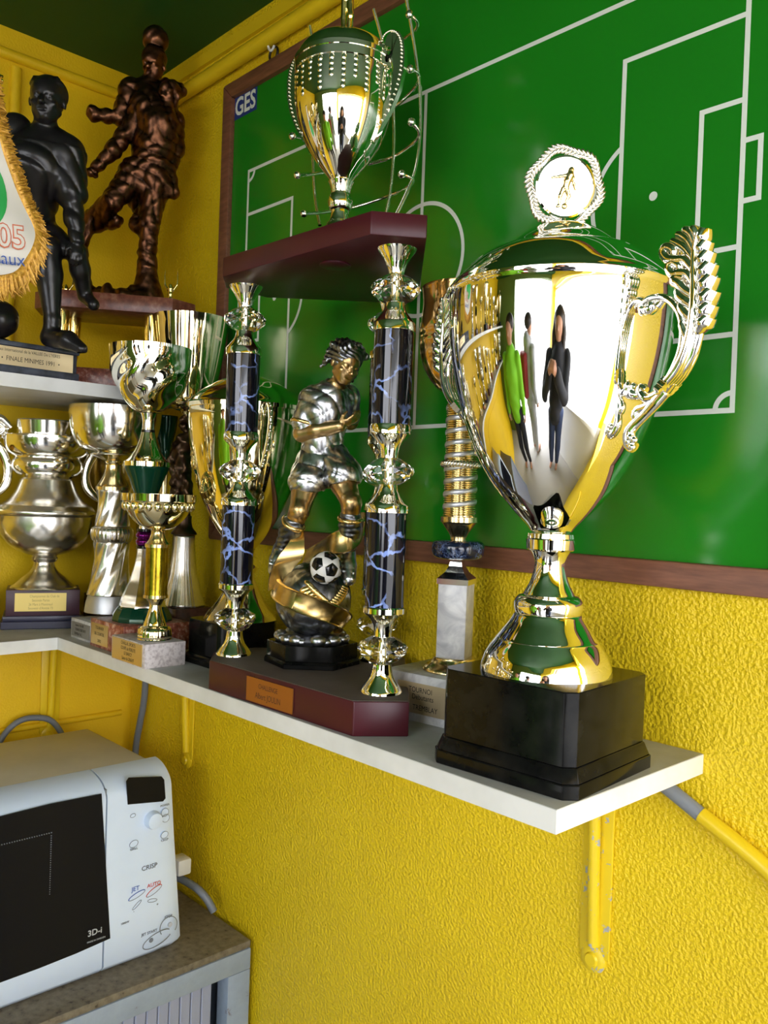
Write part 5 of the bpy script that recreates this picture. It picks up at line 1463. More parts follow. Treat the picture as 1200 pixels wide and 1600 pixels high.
lathe('bell', [(.0288,.2413),(.0288,.2466)] + spline_prof([(.0267,.2477),(.0213,.2562),(.016,.2669),(.0139,.2765),(.0139,.2829)], 2), MT['gold_satin'], t9, 40)
lathe('ball', spline_prof([(.0085,.2818),(.0128,.2839),(.016,.2914),(.0139,.2989),(.0096,.3021)], 3), MT['gold_pale'], t9, 32)
lathe('bowl', shell(spline_prof([(.0128,.2882),(.0128,.2882),(.0341,.2967),(.0395,.2989),(.0405,.301),(.0544,.3095),(.064,.3223),(.0704,.3394),(.0735,.3596),(.0746,.3777)], 3)), MT['silver'], t9, 80, ang=40)

# ================================================================ 9. two handled silver cup on the burgundy block (left shelf)
t10 = thing('trophy_cup', 'wide silver cup with two handles on a purple block with a yellow plaque', 'trophy', (*(.0985,-.222), 0))
RI = math.radians(68.5)
bm = bmesh.new(); q = rect(0, 0, 0.132, 0.088, RI)
add_prism(bm, q, 0, 0.013)
bevel(bm, 0.001, 1); bm_obj('lower_step', bm, MT['navy_wood'], t10, 30)
prism('upper_step', [(x * 0.96, y * 0.96) for x, y in q], 0.013, 0.022, MT['navy_wood'], t10, 0.001)
prism('block', rect(0, 0, 0.118, 0.078, RI), 0.022, 0.0665, MT['purple_wood'], t10, 0.001)
rx, ry = math.cos(RI), math.sin(RI)
pl = plate('plaque', (ry * 0.039 - rx * 0.004, -rx * 0.039 - ry * 0.004, 0.0455), (rx, ry, 0), (0, 0, 1), 0.082, 0.031, MT['plaque_yellow'], t10, 0.0008)
lines(pl, [('Championnat du Club de', 0.0062, 0.006, 0.0100, 0.75), ('Seconde Partie', 0.0062, 0.0, 0.0030, 0.75), ('26 Mars à Montreuil', 0.0062, 0.0, -0.0040, 0.75), ('Souvenir d’Amitié 73', 0.0062, 0.0, -0.0105, 0.75)], MT['ink_soft'], 0.0008)
lathe('foot', [q for q in spline_prof([(.055,.0629),(.0539,.0685),(.0472,.073),(.0382,.082),(.0247,.0933),(.018,.1045),(.0168,.1113)], 3) if q[1] > 0.0662] + spline_prof([(.0202,.1124),(.0225,.118),(.0202,.1214),(.0191,.1236)], 2), MT['silver_satin'], t10, 64)
bd = spline_prof([(.0225,.1236),(.037,.1281),(.0528,.136),(.064,.1472),(.0718,.1607),(.0757,.1765),(.0763,.1922)], 3)
zl0, zl1 = .1293, .1854
def lotus(r, z, a):
    t = (z - zl0) / (zl1 - zl0)
    if not 0 < t < 1: return r
    return r * (1 + 0.016 * math.sin(t * PI) * (abs(math.sin(6 * a + 5 * t)) + abs(math.sin(6 * a - 5 * t)) - 1))
c10 = lathe('lower_bowl', bd, MT['silver_satin'], t10, 120, mod=lotus, ang=60)
lathe('shoulder', spline_prof([(.0785,.1933),(.083,.1967),(.083,.2012),(.0797,.2057),(.0763,.2101)], 2) + spline_prof([(.0763,.2101),(.0628,.2191),(.0527,.2326),(.0471,.2461),(.0443,.255)], 3), MT['silver_satin'], c10, 64)
lathe('upper_bowl', spline_prof([(.0415,.255),(.0493,.2618),(.0572,.273),(.0583,.2842),(.0561,.2909),(.0549,.2932)], 3) + spline_prof([(.0572,.2943),(.065,.3021),(.0706,.3133),(.0728,.3245),(.0728,.3301)], 3) + [(.0706,.3312),(.0527,.3335)], MT['silver'], c10, 64)
lathe('rim_collar', [(.0515,.3324),(.0538,.3559),(.0538,.3581),(.0515,.3581),(.0504,.338)], MT['silver'], c10, 64, ang=30) if False else lathe('rim_collar', [(.0504,.3324),(.0515,.3402),(.0538,.3559),(.0527,.3581)], MT['silver'], c10, 64, ang=30)
def handle10(sgn):
    D = Vector((ry * 0 + rx * sgn, ry * sgn, 0))
    P = lambda r, z: D * r + Vector((0, 0, z))
    zz = [.3581,.3424,.3223,.2943,.2685,.2461,.2303,.2191,.3671]
    bm = bmesh.new()
    pts = curve_pts([P(0.060, zz[1]), P(0.078, zz[0]), P(0.092, zz[1]), P(0.088, zz[2]), P(0.070, zz[3]), P(0.063, zz[4]), P(0.066, zz[5]), P(0.078, zz[6]), P(0.092, zz[7])], 8)
    add_tube(bm, pts, lerp_r([0.004, 0.007, 0.008, 0.0085, 0.0085, 0.008, 0.008, 0.007, 0.0035], len(pts)), 12)
    sp = [P(0.080 + 0.012 * (1 - t / 24) * math.cos(t * 0.5), zz[1] - 0.004 + 0.012 * (1 - t / 24) * math.sin(t * 0.5)) for t in range(22)]
    add_tube(bm, sp, 0.0035, 8)
    for k in range(12):
        a = k * PI / 6.5 - 0.3
        add_ball(bm, P(0.082 + 0.0165 * math.cos(a), zz[1] - 0.003 + 0.0165 * math.sin(a)), 0.0038, 8)
    return bm_obj('handle', bm, MT['silver'], c10, 60)
handle10(1); handle10(-1)

# ================================================================ 10. partly hidden trophies at the far left
t11 = thing('trophy_cup', 'stemmed gold cup on red marble behind the two handled silver cup', 'trophy', (0.034, -0.334, 0))
prism('marble_base', rect(0.0, 0.0, 0.056, 0.064, 0.0), 0.0, 0.052, MT['red_marble'], t11, 0.001)
pl = plate('plaque', (0.028, 0.002, 0.028), (0, 1, 0), (0, 0, 1), 0.054, 0.026, MT['plaque_copper'], t11, 0.0008)
lines(pl, [('C1 DI.A', 0.008, 0.008, 0.006, 0.8), ('BENJ', 0.008, 0.016, -0.006, 0.8)], MT['ink'], 0.0008)
lathe('foot', spline_prof([(0.0275, 0.0518), (0.0275, 0.054), (0.026, 0.064), (0.020, 0.080), (0.015, 0.090), (0.020, 0.098), (0.026, 0.104), (0.026, 0.108), (0.024, 0.112), (0.014, 0.130), (0.010, 0.150), (0.012, 0.175)], 3), MT['gold_satin'], t11, 40)
lathe('bowl', shell(spline_prof([(0.012, 0.175), (0.024, 0.188), (0.034, 0.215), (0.036, 0.250), (0.037, 0.270)], 3)), MT['gold_pale'], t11, 48)
t12 = thing('trophy_cup', 'dark gold goblet with a black octagonal knot behind the twisted silver column', 'trophy', (0.062, -0.080, 0))
prism('marble_base', rect(0.0, 0.0, 0.072, 0.072, 0.0), 0.0, 0.045, MT['dark_marble'], t12, 0.001)
lathe('stem', spline_prof([(.03,.0449),(.03,.047),(.012,.075),(.0109,.1369)], 3), MT['gold_satin'], t12, 32)
lathe('octagonal_knot', [(.0146,.1369),(.0268,.1442),(.034,.1612),(.0267,.1783),(.0146,.1856)], MT['black_gloss'], t12, 8, ang=20)
lathe('bowl', shell(spline_prof([(.0097,.1856),(.0122,.1953),(.0267,.2062),(.0389,.2306),(.0449,.267),(.0474,.3035),(.0474,.3338)], 3)), MT['gold_satin'], t12, 48)

# ================================================================ 11. black statue on the upper shelf
ks = thing('statue', 'black statue of a leaning footballer on a dark base with a brass plaque', 'statue', (0.245, -0.33, ZU))
KY0, KY1 = -0.255, -0.56
bm = bmesh.new(); add_box(bm, -0.055, 0.050, KY1 + 0.33, KY1 + 0.33 + 0.305, 0, 0.012); add_box(bm, -0.052, 0.047, KY1 + 0.333, KY0 + 0.327, 0.012, 0.040); add_box(bm, -0.055, 0.050, KY1 + 0.33, KY0 + 0.33, 0.040, 0.0475)
bevel(bm, 0.002, 2)
bm_obj('plinth', bm, MT['grey_blue'], ks, 40)
pl = plate('plaque', (0.0472, -.323 + 0.33 - 0.026, 0.0255), (0, 1, 0), (0, 0, 1), 0.168, 0.0275, MT['plaque_pale'], ks, 0.001)
lines(pl, [('Tournoi International de la VALLEE De L’YERES', 0.0066, 0.013, 0.0085, 0.78), ('•  FINALE MINIMES 1991  •', 0.0098, 0.020, -0.0040, 0.78)], MT['ink'], 0.001)
KB = .8125
V = lambda q: np.array(q, float)
J = {k: V(v) for k, v in dict(hip=(.0056,.0029,.2216), wst=(.0112,-.0087,.258), chs=(.0318,-.0299,.3154), nkb=(.0421,-.0395,.3537), nkt=(.0494,-.0472,.3713), hd=(.0535,-.0529,.4008),
     ls=(.076,-.0317,.3335), le=(.0854,-.0306,.2656), lw=(.0985,-.0375,.201), rs=(-.0111,-.0354,.3554), re=(-.0388,-.0564,.2772), rw=(-.0223,-.0773,.2102),
     k1=(.05,-.0275,.1926), a1=(.0568,-.0169,.0877), t1=(.111,-.0395,.0411), k2=(.0907,-.0176,.1913), a2=(.0913,.0217,.1351), t2=(.1082,.0115,.1194), bal=(-.0191,-.0289,.0834)).items()}
sc = Sculpt((-0.13, -0.10, 0.040), (0.17, 0.06, 0.575), 0.0021)
sc.chain([J['hip'], J['wst'], J['chs'], J['nkb'] + V((0, 0.003, -0.012))], [0.034, 0.036, 0.049, 0.030], 0.012)
sc.chain([J['nkb'], J['nkt']], [0.0175, 0.0165], 0.006)
sculpt_head(sc, J['hd'], (0.10, -1.0, -0.12), (0.03, 0, 1), 0.072, 0.5)
sc.chain([J['ls'] + V((-0.014, 0, 0.012)), J['ls'], J['ls'] * 0.15 + J['le'] * 0.85], [0.024, 0.026, 0.0235], 0.008)
sc.chain([J['ls'] * 0.2 + J['le'] * 0.8, J['le'] * 0.5 + J['lw'] * 0.5, J['lw']], [0.0150, 0.0135, 0.0088], 0.003)
sculpt_hand(sc, J['lw'], (0.1, -0.25, -1), (-0.6, 0.8, 0), 0.045, 0.5, 1)
sc.chain([J['rs'] + V((0.012, 0, 0.008)), J['rs'], J['rs'] * 0.25 + J['re'] * 0.75], [0.025, 0.026, 0.022], 0.008)
sc.chain([J['re'], J['rw']], [0.0145, 0.0095], 0.004)
sculpt_hand(sc, J['rw'], (0.3, -0.5, -0.8), (0, -1, 0.3), 0.045, 0.5, -1)
sc.folds(0.0030, [(45, 30, 120, 0.3)], (-0.13, -0.1, 0.20), (0.17, 0.06, 0.335), sharp=True)
sc.chain([J['hip'] + V((0.006, 0, 0)), J['k1']], [0.030, 0.0205], 0.006)
sc.chain([J['k1'], J['k1'] * 0.65 + J['a1'] * 0.35 + V((-0.003, 0.006, 0)), J['a1']], [0.0195, 0.0200, 0.0115], 0.006)
sc.chain([J['a1'] + V((-0.004, 0.004, -0.026)), J['a1'] * 0.45 + J['t1'] * 0.55 + V((0, 0, -0.006)), J['t1'] + V((0, 0, 0.001))], [0.0150, 0.0135, 0.0085], 0.005)
sc.chain([J['a1'], J['a1'] + V((-0.002, 0.003, -0.024))], [0.0125, 0.0140], 0.004)
sc.chain([J['hip'] + V((0.012, 0.006, 0.002)), J['k2']], [0.026, 0.0145], 0.006)
sc.chain([J['k2'], J['k2'] * 0.6 + J['a2'] * 0.4, J['a2'], J['t2']], [0.0150, 0.0150, 0.0105, 0.0095], 0.005)
# shirt collar and v neck
nb = J['nkb']
for sd in (-1, 1):
    sc.chain([nb + V((sd * 0.020, 0.006, 0.006)), nb + V((sd * 0.014, -0.016, -0.004)), nb + V((0.002, -0.030, -0.030))], [0.0052, 0.0050, 0.0040], 0.002)
sc.ell(J['hd'] + V((0.0, 0.0075, 0.0145)), (0.0262, 0.0292, 0.0245), k=0.0008)
for i in range(22):
    a = -1.3 + 2.6 * i / 21
    sc.cap(J['hd'] + V((0.024 * math.sin(a), -0.017 * math.cos(a), 0.022)), J['hd'] + V((0.018 * math.sin(a), -0.008, 0.0315)), 0.0024, 0.0018, 0.0006)
for s_ in (-1, 1):
    sc.chain([J['hip'] + V((0.010 + s_ * 0.010, 0, -0.004)), J['hip'] * 0.55 + J['k1' if s_ < 0 else 'k2'] * 0.45], [0.034, 0.0285], 0.004)
o = sc.mesh('footballer', MT['black_resin'], ks); o.rotation_euler = (0, 0, KB)
sc = Sculpt(J['bal'] - 0.035, J['bal'] + 0.035, 0.0012)
sc.ell(J['bal'], (0.0285,) * 3, k=0.001)
sc.folds(0.0012, [(160, 90, 140, 0.3), (-170, 130, 150, 1.0), (120, -160, 170, 2.0)])
o = sc.mesh('ball', MT['black_resin'], ks); o.rotation_euler = (0, 0, KB)
bm = bmesh.new(); add_lathe(bm, [(0.020, 0.0472), (0.018, 0.052), (0.014, 0.054)], 24, center=(0, 0, 0))
q = Matrix.Rotation(KB, 3, 'Z') @ Vector(J['bal']); o = bm_obj('ball_seat', bm, MT['black_resin'], ks, 40); o.location = (q.x, q.y, 0)

# ================================================================ 12. bronze pair on the raised marble slab
ls = thing('statue_trophy', 'bronze statue of two footballers under a ball on a raised brown marble slab', 'statue', (.185, -.142, ZU))
SL0, SL1 = .1328, .1606
AL = math.radians(58)
prism('lower_slab', rect(0.010, -0.022, 0.185, 0.120, AL, 0.03), 0.0, 0.033, MT['red_marble'], ls, 0.001)
prism('upper_slab', rect(0.0, 0.0, 0.262, 0.130, AL, 0.036), SL0, SL1, MT['brown_marble'], ls, 0.001)
for i, q in enumerate(((-0.090, -0.030), (0.062, -0.036), (-0.08, 0.03), (0.07, 0.03))):
    x, y = q[0] * math.cos(AL) - q[1] * math.sin(AL), q[0] * math.sin(AL) + q[1] * math.cos(AL)
    cuplet = [(0.013, 0.0328), (0.013, 0.036), (0.007, 0.042), (0.0055, 0.050), (0.0075, 0.054), (0.012, 0.064), (0.0155, SL0 - 0.002), (0.0155, SL0)]
    if i == 0:
        c0 = lathe('support_cup', spline_prof(cuplet, 2), MT['gold'], ls, 32, ang=50)
        o = c0
    else:
        o = c0.copy(); COL.objects.link(o)
    o.location = (x, y, 0)
def wing(px, name='winged_figure'):
    sc = Sculpt((-0.02, -0.012, -0.002), (0.02, 0.012, 0.062), 0.0008)
    sc.cap((0, 0, 0.0), (0, 0, 0.006), 0.0075, 0.004, 0.001)
    sc.chain([(0, 0, 0.004), (0, 0, 0.012), (0, 0, 0.022), (0, -0.001, 0.027)], [0.003, 0.0040, 0.0046, 0.0034], 0.002)
    for s_ in (-1, 1):
        for k in range(6):
            t = k / 5
            sc.chain([(s_ * 0.004, 0.001, 0.018 + 0.002 * t), (s_ * (0.008 + 0.003 * t), 0.002, 0.026 + 0.004 * t), (s_ * (0.0115 - 0.0015 * abs(t - 0.5)), 0.002, 0.030 + 0.024 * t)], [0.0016, 0.0014, 0.0007], 0.0008)
    return sc.mesh(name, MT['gold'], ls)
w0 = wing(0)
zz = SL1
for i, q in enumerate(((.0945,-.018), (-.0961,.0122))):
    o = w0 if i == 0 else w0.copy()
    if i: COL.objects.link(o)
    v = Matrix.Rotation(.8125, 2) @ Vector(q)
    o.location = (v.x, v.y, SL1); o.rotation_euler = (0, 0, .8125)
J = {k: V(v) for k, v in dict(pel=(.0496,-.0011,.3835), wst=(.0523,-.0004,.4324), chs=(.048,.0003,.4878), nkb=(.0442,.0009,.532), hd=(.049,-.0047,.5669), bal=(.0495,-.0001,.6155), hd2=(.0811,-.0154,.5146), ch2=(.0682,-.0141,.4623), w2=(.0559,-.0108,.4063),
     s1=(.0099,.0008,.5286), e1=(-.0063,-.0058,.4775), h1=(-.0409,-.0179,.4741), s2=(.0194,-.0161,.4597), e2=(-.009,-.0287,.4098), h2=(-.0341,-.0351,.3782),
     s3=(.0878,-.0059,.4732), e3=(.0898,.0096,.4335), e4=(.0803,-.0009,.3957), h3=(.0901,-.0035,.3531), hl=(.0261,-.0111,.3788), kl=(-.0059,-.0298,.3249), al=(-.0482,0,.3073), tl=(-.066,.0035,.2679), b1=(-.0468,.0099,.2973), b2=(-.006,-.0061,.298),
     hr=(.0578,-.0052,.3712), kr=(.0517,-.0102,.2966), ar=(.0475,-.0009,.2441), br=(.0488,.0004,.1913), tr=(.0287,-.0103,.2902), l3=(.0125,.0146,.3569), k3=(.0347,.0041,.3206)).items()}
sc = Sculpt((-0.10, -0.085, SL1 - 0.012), (0.11, 0.075, 0.64), 0.0021)
sc.chain([J['pel'], J['wst'], J['chs'], J['nkb']], [0.032, 0.033, 0.038, 0.022], 0.012)
sc.chain([J['nkb'], J['hd']], [0.015, 0.014], 0.005)
sculpt_head(sc, J['hd'], (-0.15, -1, -0.15), (0.0, 0, 1), 0.056, 0.8)
sc.ell(J['hd'] + V((0, 0.004, 0.018)), (0.0215, 0.0235, 0.0175), k=0.003)
sc.ell(J['bal'], (0.0225, 0.0225, 0.0225), k=0.004)
sculpt_head(sc, J['hd2'], (-0.4, -1, -0.15), (0.1, 0, 1), 0.050, 0.5)
for i in range(9):
    a = i * 0.7
    sc.ell(J['hd2'] + V((0.018 * math.cos(a), 0.010 + 0.006 * math.sin(a * 2), 0.012 + 0.012 * math.sin(a))), (0.0085,) * 3, k=0.003)
sc.chain([J['w2'], J['ch2'], J['hd2'] + V((-0.002, 0.004, -0.022))], [0.027, 0.030, 0.014], 0.010)
sc.chain([J['nkb'] + V((-0.012, 0, -0.006)), J['s1'], J['e1']], [0.020, 0.019, 0.013], 0.006)
sc.chain([J['e1'], J['h1']], [0.0125, 0.0095], 0.004); sc.ell(J['h1'] + V((-0.006, -0.002, 0.002)), (0.012, 0.010, 0.0135), k=0.003)
sculpt_hand(sc, J['h1'], (-0.8, -0.3, 0.1), (0.2, -0.2, 0.9), 0.026, 1.2, 1)
sc.chain([J['ch2'] + V((-0.02, 0, 0.008)), J['s2'], J['e2'], J['h2']], [0.017, 0.014, 0.0125, 0.0085], 0.005)
sculpt_hand(sc, J['h2'], (-0.6, -0.3, -0.7), (0.5, -0.6, 0), 0.032, 0.9, 1)
sc.chain([J['s3'], J['e3'], J['e4'], J['h3']], [0.018, 0.013, 0.0115, 0.009], 0.005)
sc.ell(J['h3'], (0.009, 0.009, 0.013), k=0.003)
sc.chain([J['pel'], J['hl'], J['kl']], [0.032, 0.026, 0.0165], 0.007)
sc.chain([J['kl'], J['al'], J['tl']], [0.0165, 0.0135, 0.0085], 0.004)
sc.chain([J['kl'] + V((-0.012, 0.012, -0.014)), J['b1'], J['b2']], [0.0135, 0.0130, 0.0105], 0.004)
sc.chain([J['tl'], V((-.0678,.0068,.2176)), V((-.0582,.0023,.1779))], [0.0085, 0.0105, 0.015], 0.006)
sc.chain([J['hr'], J['kr'], J['ar'], J['br']], [0.026, 0.0165, 0.0140, 0.021], 0.006)
sc.chain([J['l3'], J['k3'], J['tr']], [0.018, 0.012, 0.0105], 0.006)
sc.chain([J['pel'] + V((0, 0, 0.012)), V((.0297,-.0073,.3672))], [0.033, 0.0285], 0.006)
sc.chain([J['pel'] + V((0, 0, 0.012)), V((.0625,-.0053,.3647))], [0.033, 0.0275], 0.006)
rng = random.Random(5)
for i in range(40):
    a = i / 40 * 2 * PI; rr = rng.uniform(0.6, 1.0)
    q = V((.0066,.0022,.1724)) + V((0.062 * math.cos(a) * rr, 0.030 * math.sin(a) * rr, 0))
    q[2] = SL1 + 0.002
    sc.ell(q, (rng.uniform(.010, .018), rng.uniform(.010, .016), rng.uniform(.008, .026)), k=0.004)
sc.ell(V((*(.0486,.0023), SL1 + 0.014)), (0.026, 0.022, 0.026), k=0.010)
sc.folds(0.0024, [(95, 40, 110, 0.3)], (-0.07, -0.085, 0.22), (0.11, 0.075, 0.53), sharp=True)
sc.folds(0.0014, [(-150, 70, 120, 1.3)], (-0.05, -0.085, 0.24), (0.09, 0.075, 0.50), sharp=True)
sc.folds(0.0009, [(260, 90, -190, 0.3), (-190, 150, 310, 1.3)])
o = sc.mesh('bronze_players', MT['bronze'], ls); o.rotation_euler = (0, 0, .8125)

# ================================================================ 13. fringed pennant hanging at the left
pn_y, pn_z = (-.4746,.5739)
pn = thing('pennant', 'white satin pennant with gold fringe, hanging at the left edge', 'pennant', (.48, pn_y, pn_z))
outl = [(y - pn_y, z - pn_z) for y, z in ((-.4571,.7429), (-.448,.6912), (-.4394,.6584), (-.4253,.6284), (-.4109,.6002), (-.399,.5773), (-.3953,.5635), (-.3973,.5492), (-.404,.5313), (-.4162,.5101), (-.4347,.499), (-.4722,.489))]
oc = [(q.x, q.y) for q in curve_pts([(a, b, 0) for a, b in outl], 6)]
full = [(0, outl[0][1])] + oc + [(-a, b) for a, b in oc[::-1][1:]]
def wav(y, z): return 0.004 * math.sin(38 * y + 12 * z) + 0.0025 * math.sin(70 * z + 1 + 30 * y)
bm = bmesh.new()
NZ, NY = 60, 24
zs = np.linspace(min(b for a, b in oc), max(b for a, b in oc), NZ)
oz = np.array([b for a, b in oc]); oy = np.array([a for a, b in oc])
hwid = [max(0.002, max([oy[i] + (oy[i + 1] - oy[i]) * ((z - oz[i]) / (oz[i + 1] - oz[i] if oz[i + 1] != oz[i] else 1)) for i in range(len(oz) - 1) if min(oz[i], oz[i + 1]) <= z <= max(oz[i], oz[i + 1])] or [0.002])) for z in zs]
grid = [[[bm.verts.new((wav(w * t, z) + s_, w * t, z)) for t in np.linspace(-1, 1, NY)] for z, w in zip(zs, hwid)] for s_ in (0.0008, -0.0008)]
for L, fl in ((grid[0], False), (grid[1], True)):
    for A, B in zip(L, L[1:]):
        for k in range(NY - 1):
            f = (A[k], A[k + 1], B[k + 1], B[k]); bm.faces.new(f[::-1] if fl else f)
for i in range(NZ - 1):
    for k in (0, NY - 1):
        bm.faces.new((grid[0][i][k], grid[0][i + 1][k], grid[1][i + 1][k], grid[1][i][k]))
cloth = bm_obj('cloth', bm, MT['satin'], pn, 60)
bm = bmesh.new()
gy, gz = [v for v in (-.4884,.5972)]
gy -= pn_y; gz -= pn_z
gr_ = .0519
for i in range(40):
    a0, a1 = 2 * PI * i / 40, 2 * PI * (i + 1) / 40
    ps_ = [(gy + r * math.cos(a), gz + r * 1.06 * math.sin(a)) for r, a in ((0.0, a0), (gr_, a0), (gr_, a1))]
    for n0 in range(6):
        def pt(u, v): 
            y = gy + gr_ * u * math.cos(v); z = gz + gr_ * 1.06 * u * math.sin(v)
            return bm.verts.new((wav(y, z) + 0.0014, y, z))
        u0, u1 = n0 / 6, (n0 + 1) / 6
        bm.faces.new((pt(u0, a0), pt(u1, a0), pt(u1, a1), pt(u0, a1)))
bmesh.ops.remove_doubles(bm, verts=bm.verts, dist=1e-6)
bm_obj('green_disc', bm, MT['pen_green'], cloth, 60)
for body, sz, (y, z), mk, bo, up in (('2005', 0.040, (-.4291,.549), 'ink_orange', 0.0016, (0, 0, 1)), ('2005', 0.040, (-.4291,.549), 'satin', 0.0, (0, 0, 1)), ('Bordeaux', 0.0235, (-.4545,.5217), 'ink_blue', -0.0003, (0, 0, 1)), ('une ville nature', 0.0065, (-.4391,.5188), 'ink_blue', 0.0, (0, 0, 1))):
    z -= pn_z; y -= pn_y
    text(body, sz, MT[mk], cloth, (0.0075 if mk == 'satin' else 0.0070, y if body != '2005' else y - 0.020, z), (0, 1, 0.10), up, 0.0003, 0.9, bold=bo)
bm = bmesh.new()
rng = random.Random(9)
def edge(t):
    i = min(int(t), len(oc) - 2); f = t - i
    return Vector((oc[i][0] + (oc[i + 1][0] - oc[i][0]) * f, oc[i][1] + (oc[i + 1][1] - oc[i][1]) * f))
for sd in (1, -1):
    t = 0.0
    while t < len(oc) - 1.001:
        a = edge(t); b = edge(min(t + 0.05, len(oc) - 1.001)); d = (b - a)
        if d.length < 1e-7: break
        d.normalize(); nrm = Vector((-d.y, d.x))
        if nrm.dot(a - Vector((0, oc[-1][1] + 0.12))) < 0: nrm = -nrm
        low = max(0.0, min(1.0, (0.02 - a.y) / 0.05))
        dirn = (nrm * (1 - 0.75 * low) + Vector((0.15 * (1 - low), -0.75 * low - 0.25))).normalized()
        ln = 0.0105 + 0.0145 * low + rng.uniform(-0.002, 0.002)
        w0_ = wav(a.x, a.y) + rng.uniform(-0.002, 0.003)
        j = Vector((rng.uniform(-0.35, 0.35), rng.uniform(-0.35, 0.35)))
        p0 = a - nrm * 0.004; p1 = a + dirn * ln * 0.6 + d * 0.001; p2 = a + (dirn + j).normalized() * ln; p3 = a + dirn * ln * 0.6 - d * 0.0016
        pts = [(w0_, sd * q.x, q.y) for q in (p0, p1, p2, p3, p0)]
        add_tube(bm, [Vector(q) + Vector((0.0012, 0, 0)) for q in pts], 0.0008, 4, caps=False)
        t += 0.0011 / max(((edge(min(t + 0.5, len(oc) - 1.001)) - a).length / 0.5), 1e-4)
    ed = [Vector((wav(a, b) + 0.001, sd * (a - 0.001), b)) for a, b in oc]
    add_tube(bm, ed, 0.0055, 8, 0.5, (1, 0, 0))
fr = bm_obj('fringe', bm, MT['fringe'], pn, 60); fr['kind'] = 'stuff'
tube('hanging_cord', [(0, -0.012, outl[0][1]), (0, -0.03, 0.40), (0, -0.03, H - pn_z)], 0.0018, MT['fringe'], pn, n=3, seg=6)
box('rod', -0.004, 0.004, -abs(outl[0][0]) - 0.012, abs(outl[0][0]) + 0.012, outl[0][1] - 0.003, outl[0][1] + 0.005, MT['gold'], pn, 0.001)

# ================================================================ 14. what the cups mirror: more trophies along the left wall, and the people in the room
def dup(root, loc, rotz, label, group, sc=1.0):
    r = root.copy(); COL.objects.link(r)
    r.location = loc; r.rotation_euler = (0, 0, rotz); r.scale = (sc, sc, sc)
    r['label'] = label; r['group'] = group
    for ch in list(root.children):
        c = ch.copy(); COL.objects.link(c); c.parent = r
        for g_ in list(ch.children):
            d = g_.copy(); COL.objects.link(d); d.parent = c
    return r
rng = random.Random(21)
DESC = {t4.name: 'pale gold lidded cup', t7.name: 'swirled gold bowl trophy', t8.name: 'small gold bowl', t9.name: 'silver bowl on twisted column', t10.name: 'two handled silver cup', t11.name: 'stemmed gold cup', t12.name: 'gold goblet'}
ORD = ('first', 'second', 'third', 'fourth', 'fifth', 'sixth', 'seventh', 'eighth', 'ninth', 'tenth')
for zz, xx, srcs, y0, tg in ((0.0, 0.12, (t8, t7, t10, t12, t9, t11, t8, t7, t12, t10), -0.62, 'lower'), (ZU, 0.15, (t9, t12, t8, t4, t11, t7, t9, t8, t12, t4), -0.74, 'upper')):
    for i, s_ in enumerate(srcs):
        dup(s_, (xx + rng.uniform(-0.03, 0.03), y0 - i * 0.165, zz), PI / 2 + rng.uniform(-0.3, 0.3),
            '%s, %s from the corner on the %s left shelf' % (DESC[s_.name], ORD[i], tg), 'trophies further along the %s shelf' % tg, 0.75 if s_ in (t7, t9) else 0.95)

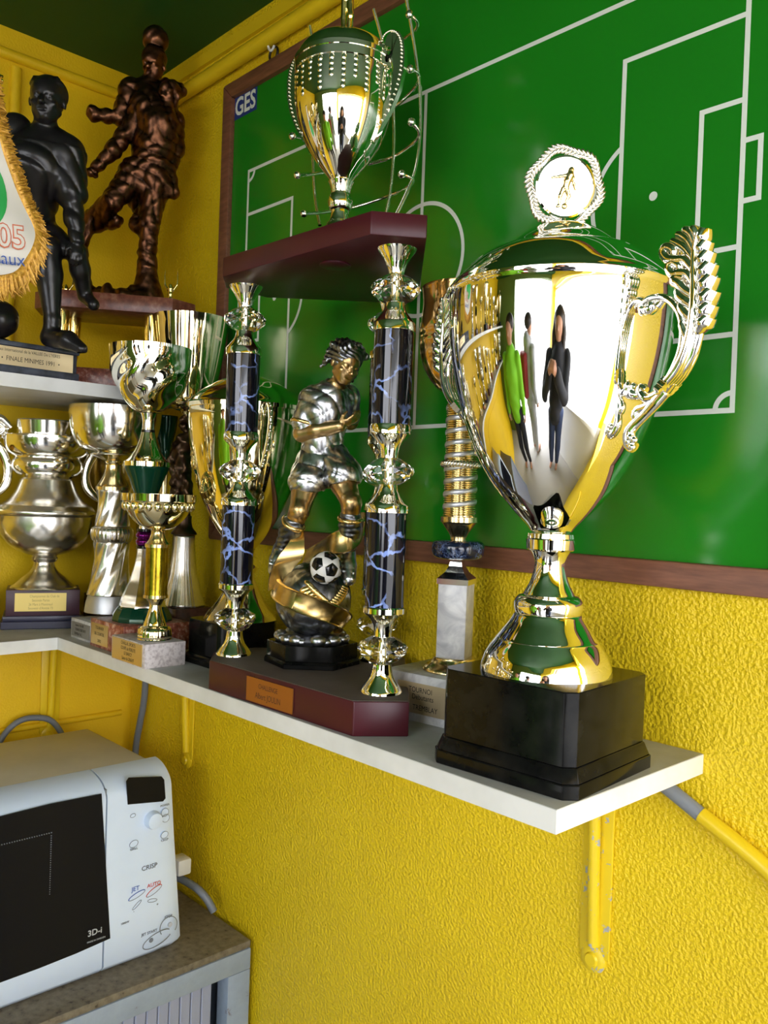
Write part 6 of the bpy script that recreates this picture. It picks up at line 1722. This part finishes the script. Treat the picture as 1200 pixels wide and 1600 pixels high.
def person(label, loc, rotz, top, legs, hair, arms, hood=False, bag=None):
    t = thing('person', label, 'person', loc, rotz)
    h = 0.016
    sc = Sculpt((-0.42, -0.60, 0.0), (0.42, 0.25, 1.80), h)
    for s_ in (-1, 1):
        sc.chain([(s_ * 0.09, 0, 0.92), (s_ * 0.10, -0.01, 0.50), (s_ * 0.10, 0.01, 0.09)], [0.085, 0.060, 0.042], 0.03)
        sc.chain([(s_ * 0.10, 0.02, 0.05), (s_ * 0.11, -0.14, 0.04)], [0.045, 0.038], 0.02)
    sc.chain([(0, 0, 0.93), (0, 0, 1.12), (0, 0, 1.32), (0, 0.01, 1.42)], [0.13, 0.125, 0.145, 0.10], 0.06)
    sc.chain([(0, 0.01, 1.44), (0, 0, 1.54)], [0.055, 0.052], 0.02)
    sculpt_head(sc, (0, -0.01, 1.635), (0, -1, -0.05), (0, 0, 1), 0.235, 0.2)
    for s_, (e, w, hd) in zip((-1, 1), arms):
        sh_ = (s_ * 0.185, 0.0, 1.40)
        sc.chain([sh_, e], [0.052, 0.042], 0.03); sc.chain([e, w], [0.040, 0.028], 0.015)
        sculpt_hand(sc, w, np.array(hd) - np.array(w), (-s_, -0.3, 0.2), 0.18, 0.9, s_, 0.006)
    b = sc.mesh('body', MT['skin'], t)
    sc = Sculpt((-0.42, -0.60, 0.0), (0.42, 0.25, 1.80), h)
    sc.chain([(0, 0, 0.88), (0, 0, 1.12), (0, 0, 1.32), (0, 0.01, 1.43)], [0.155, 0.15, 0.168, 0.115], 0.06)
    for s_, (e, w, hd) in zip((-1, 1), arms):
        sc.chain([(s_ * 0.185, 0.0, 1.40), e], [0.072, 0.060], 0.04); sc.chain([e, np.array(e) * 0.08 + np.array(w) * 0.92], [0.058, 0.045], 0.015)
    if hood:
        sc.ell((0, 0.09, 1.48), (0.12, 0.07, 0.10), k=0.04)
    sc.folds(0.008, [(20, 10, 30, 0.3), (-30, 14, 25, 1.2)])
    sc.mesh('jacket', MT[top], b)
    sc = Sculpt((-0.30, -0.30, 0.0), (0.30, 0.25, 1.0), h)
    for s_ in (-1, 1):
        sc.chain([(s_ * 0.09, 0, 0.92), (s_ * 0.10, -0.01, 0.50), (s_ * 0.10, 0.01, 0.10)], [0.105, 0.080, 0.066], 0.03)
    sc.mesh('trousers', MT[legs], b)
    sc = Sculpt((-0.18, -0.20, 1.40), (0.18, 0.20, 1.82), 0.012)
    sc.ell((0, 0.025, 1.685), (0.102, 0.112, 0.100), k=0.02)
    if hair == 'long':
        for s_ in (-1, 1):
            sc.chain([(s_ * 0.07, 0.02, 1.68), (s_ * 0.092, 0.02, 1.56), (s_ * 0.10, -0.01, 1.44)], [0.045, 0.045, 0.035], 0.03)
    sc.mesh('hair', MT['hair'], b)
    if bag:
        bm = bmesh.new(); add_box(bm, -0.14, 0.14, 0.13, 0.26, 1.0, 1.40); bevel(bm, 0.04, 3)
        bm_obj('backpack', bm, MT[bag], b, 60)
    return t
hold = (((-0.20, -0.20, 1.20), (-0.05, -0.36, 1.40), (0.02, -0.42, 1.47)), ((0.20, -0.20, 1.20), (0.05, -0.36, 1.40), (-0.02, -0.42, 1.46)))
down = (((-0.24, 0.02, 1.13), (-0.25, -0.06, 0.90), (-0.25, -0.10, 0.80)), ((0.24, 0.02, 1.13), (0.25, -0.06, 0.90), (0.25, -0.10, 0.80)))
AIM = .812
person('person in a dark jacket with long dark hair, mirrored in the big cup', (1.80, -1.12, FLOOR), AIM + PI, 'dark_cloth', 'jeans', 'long', hold)
person('person in a grey hooded top with a red backpack, behind the camera', (1.30, -1.85, FLOOR), AIM + PI * 0.1, 'grey_cloth', 'grey_cloth', 'short', down, True, 'red_cloth')
person('person in a bright green top and dark trousers, standing near the left wall shelves', (0.80, -1.50, FLOOR), AIM + PI * 0.8, 'hivis', 'dark_cloth', 'short', down)
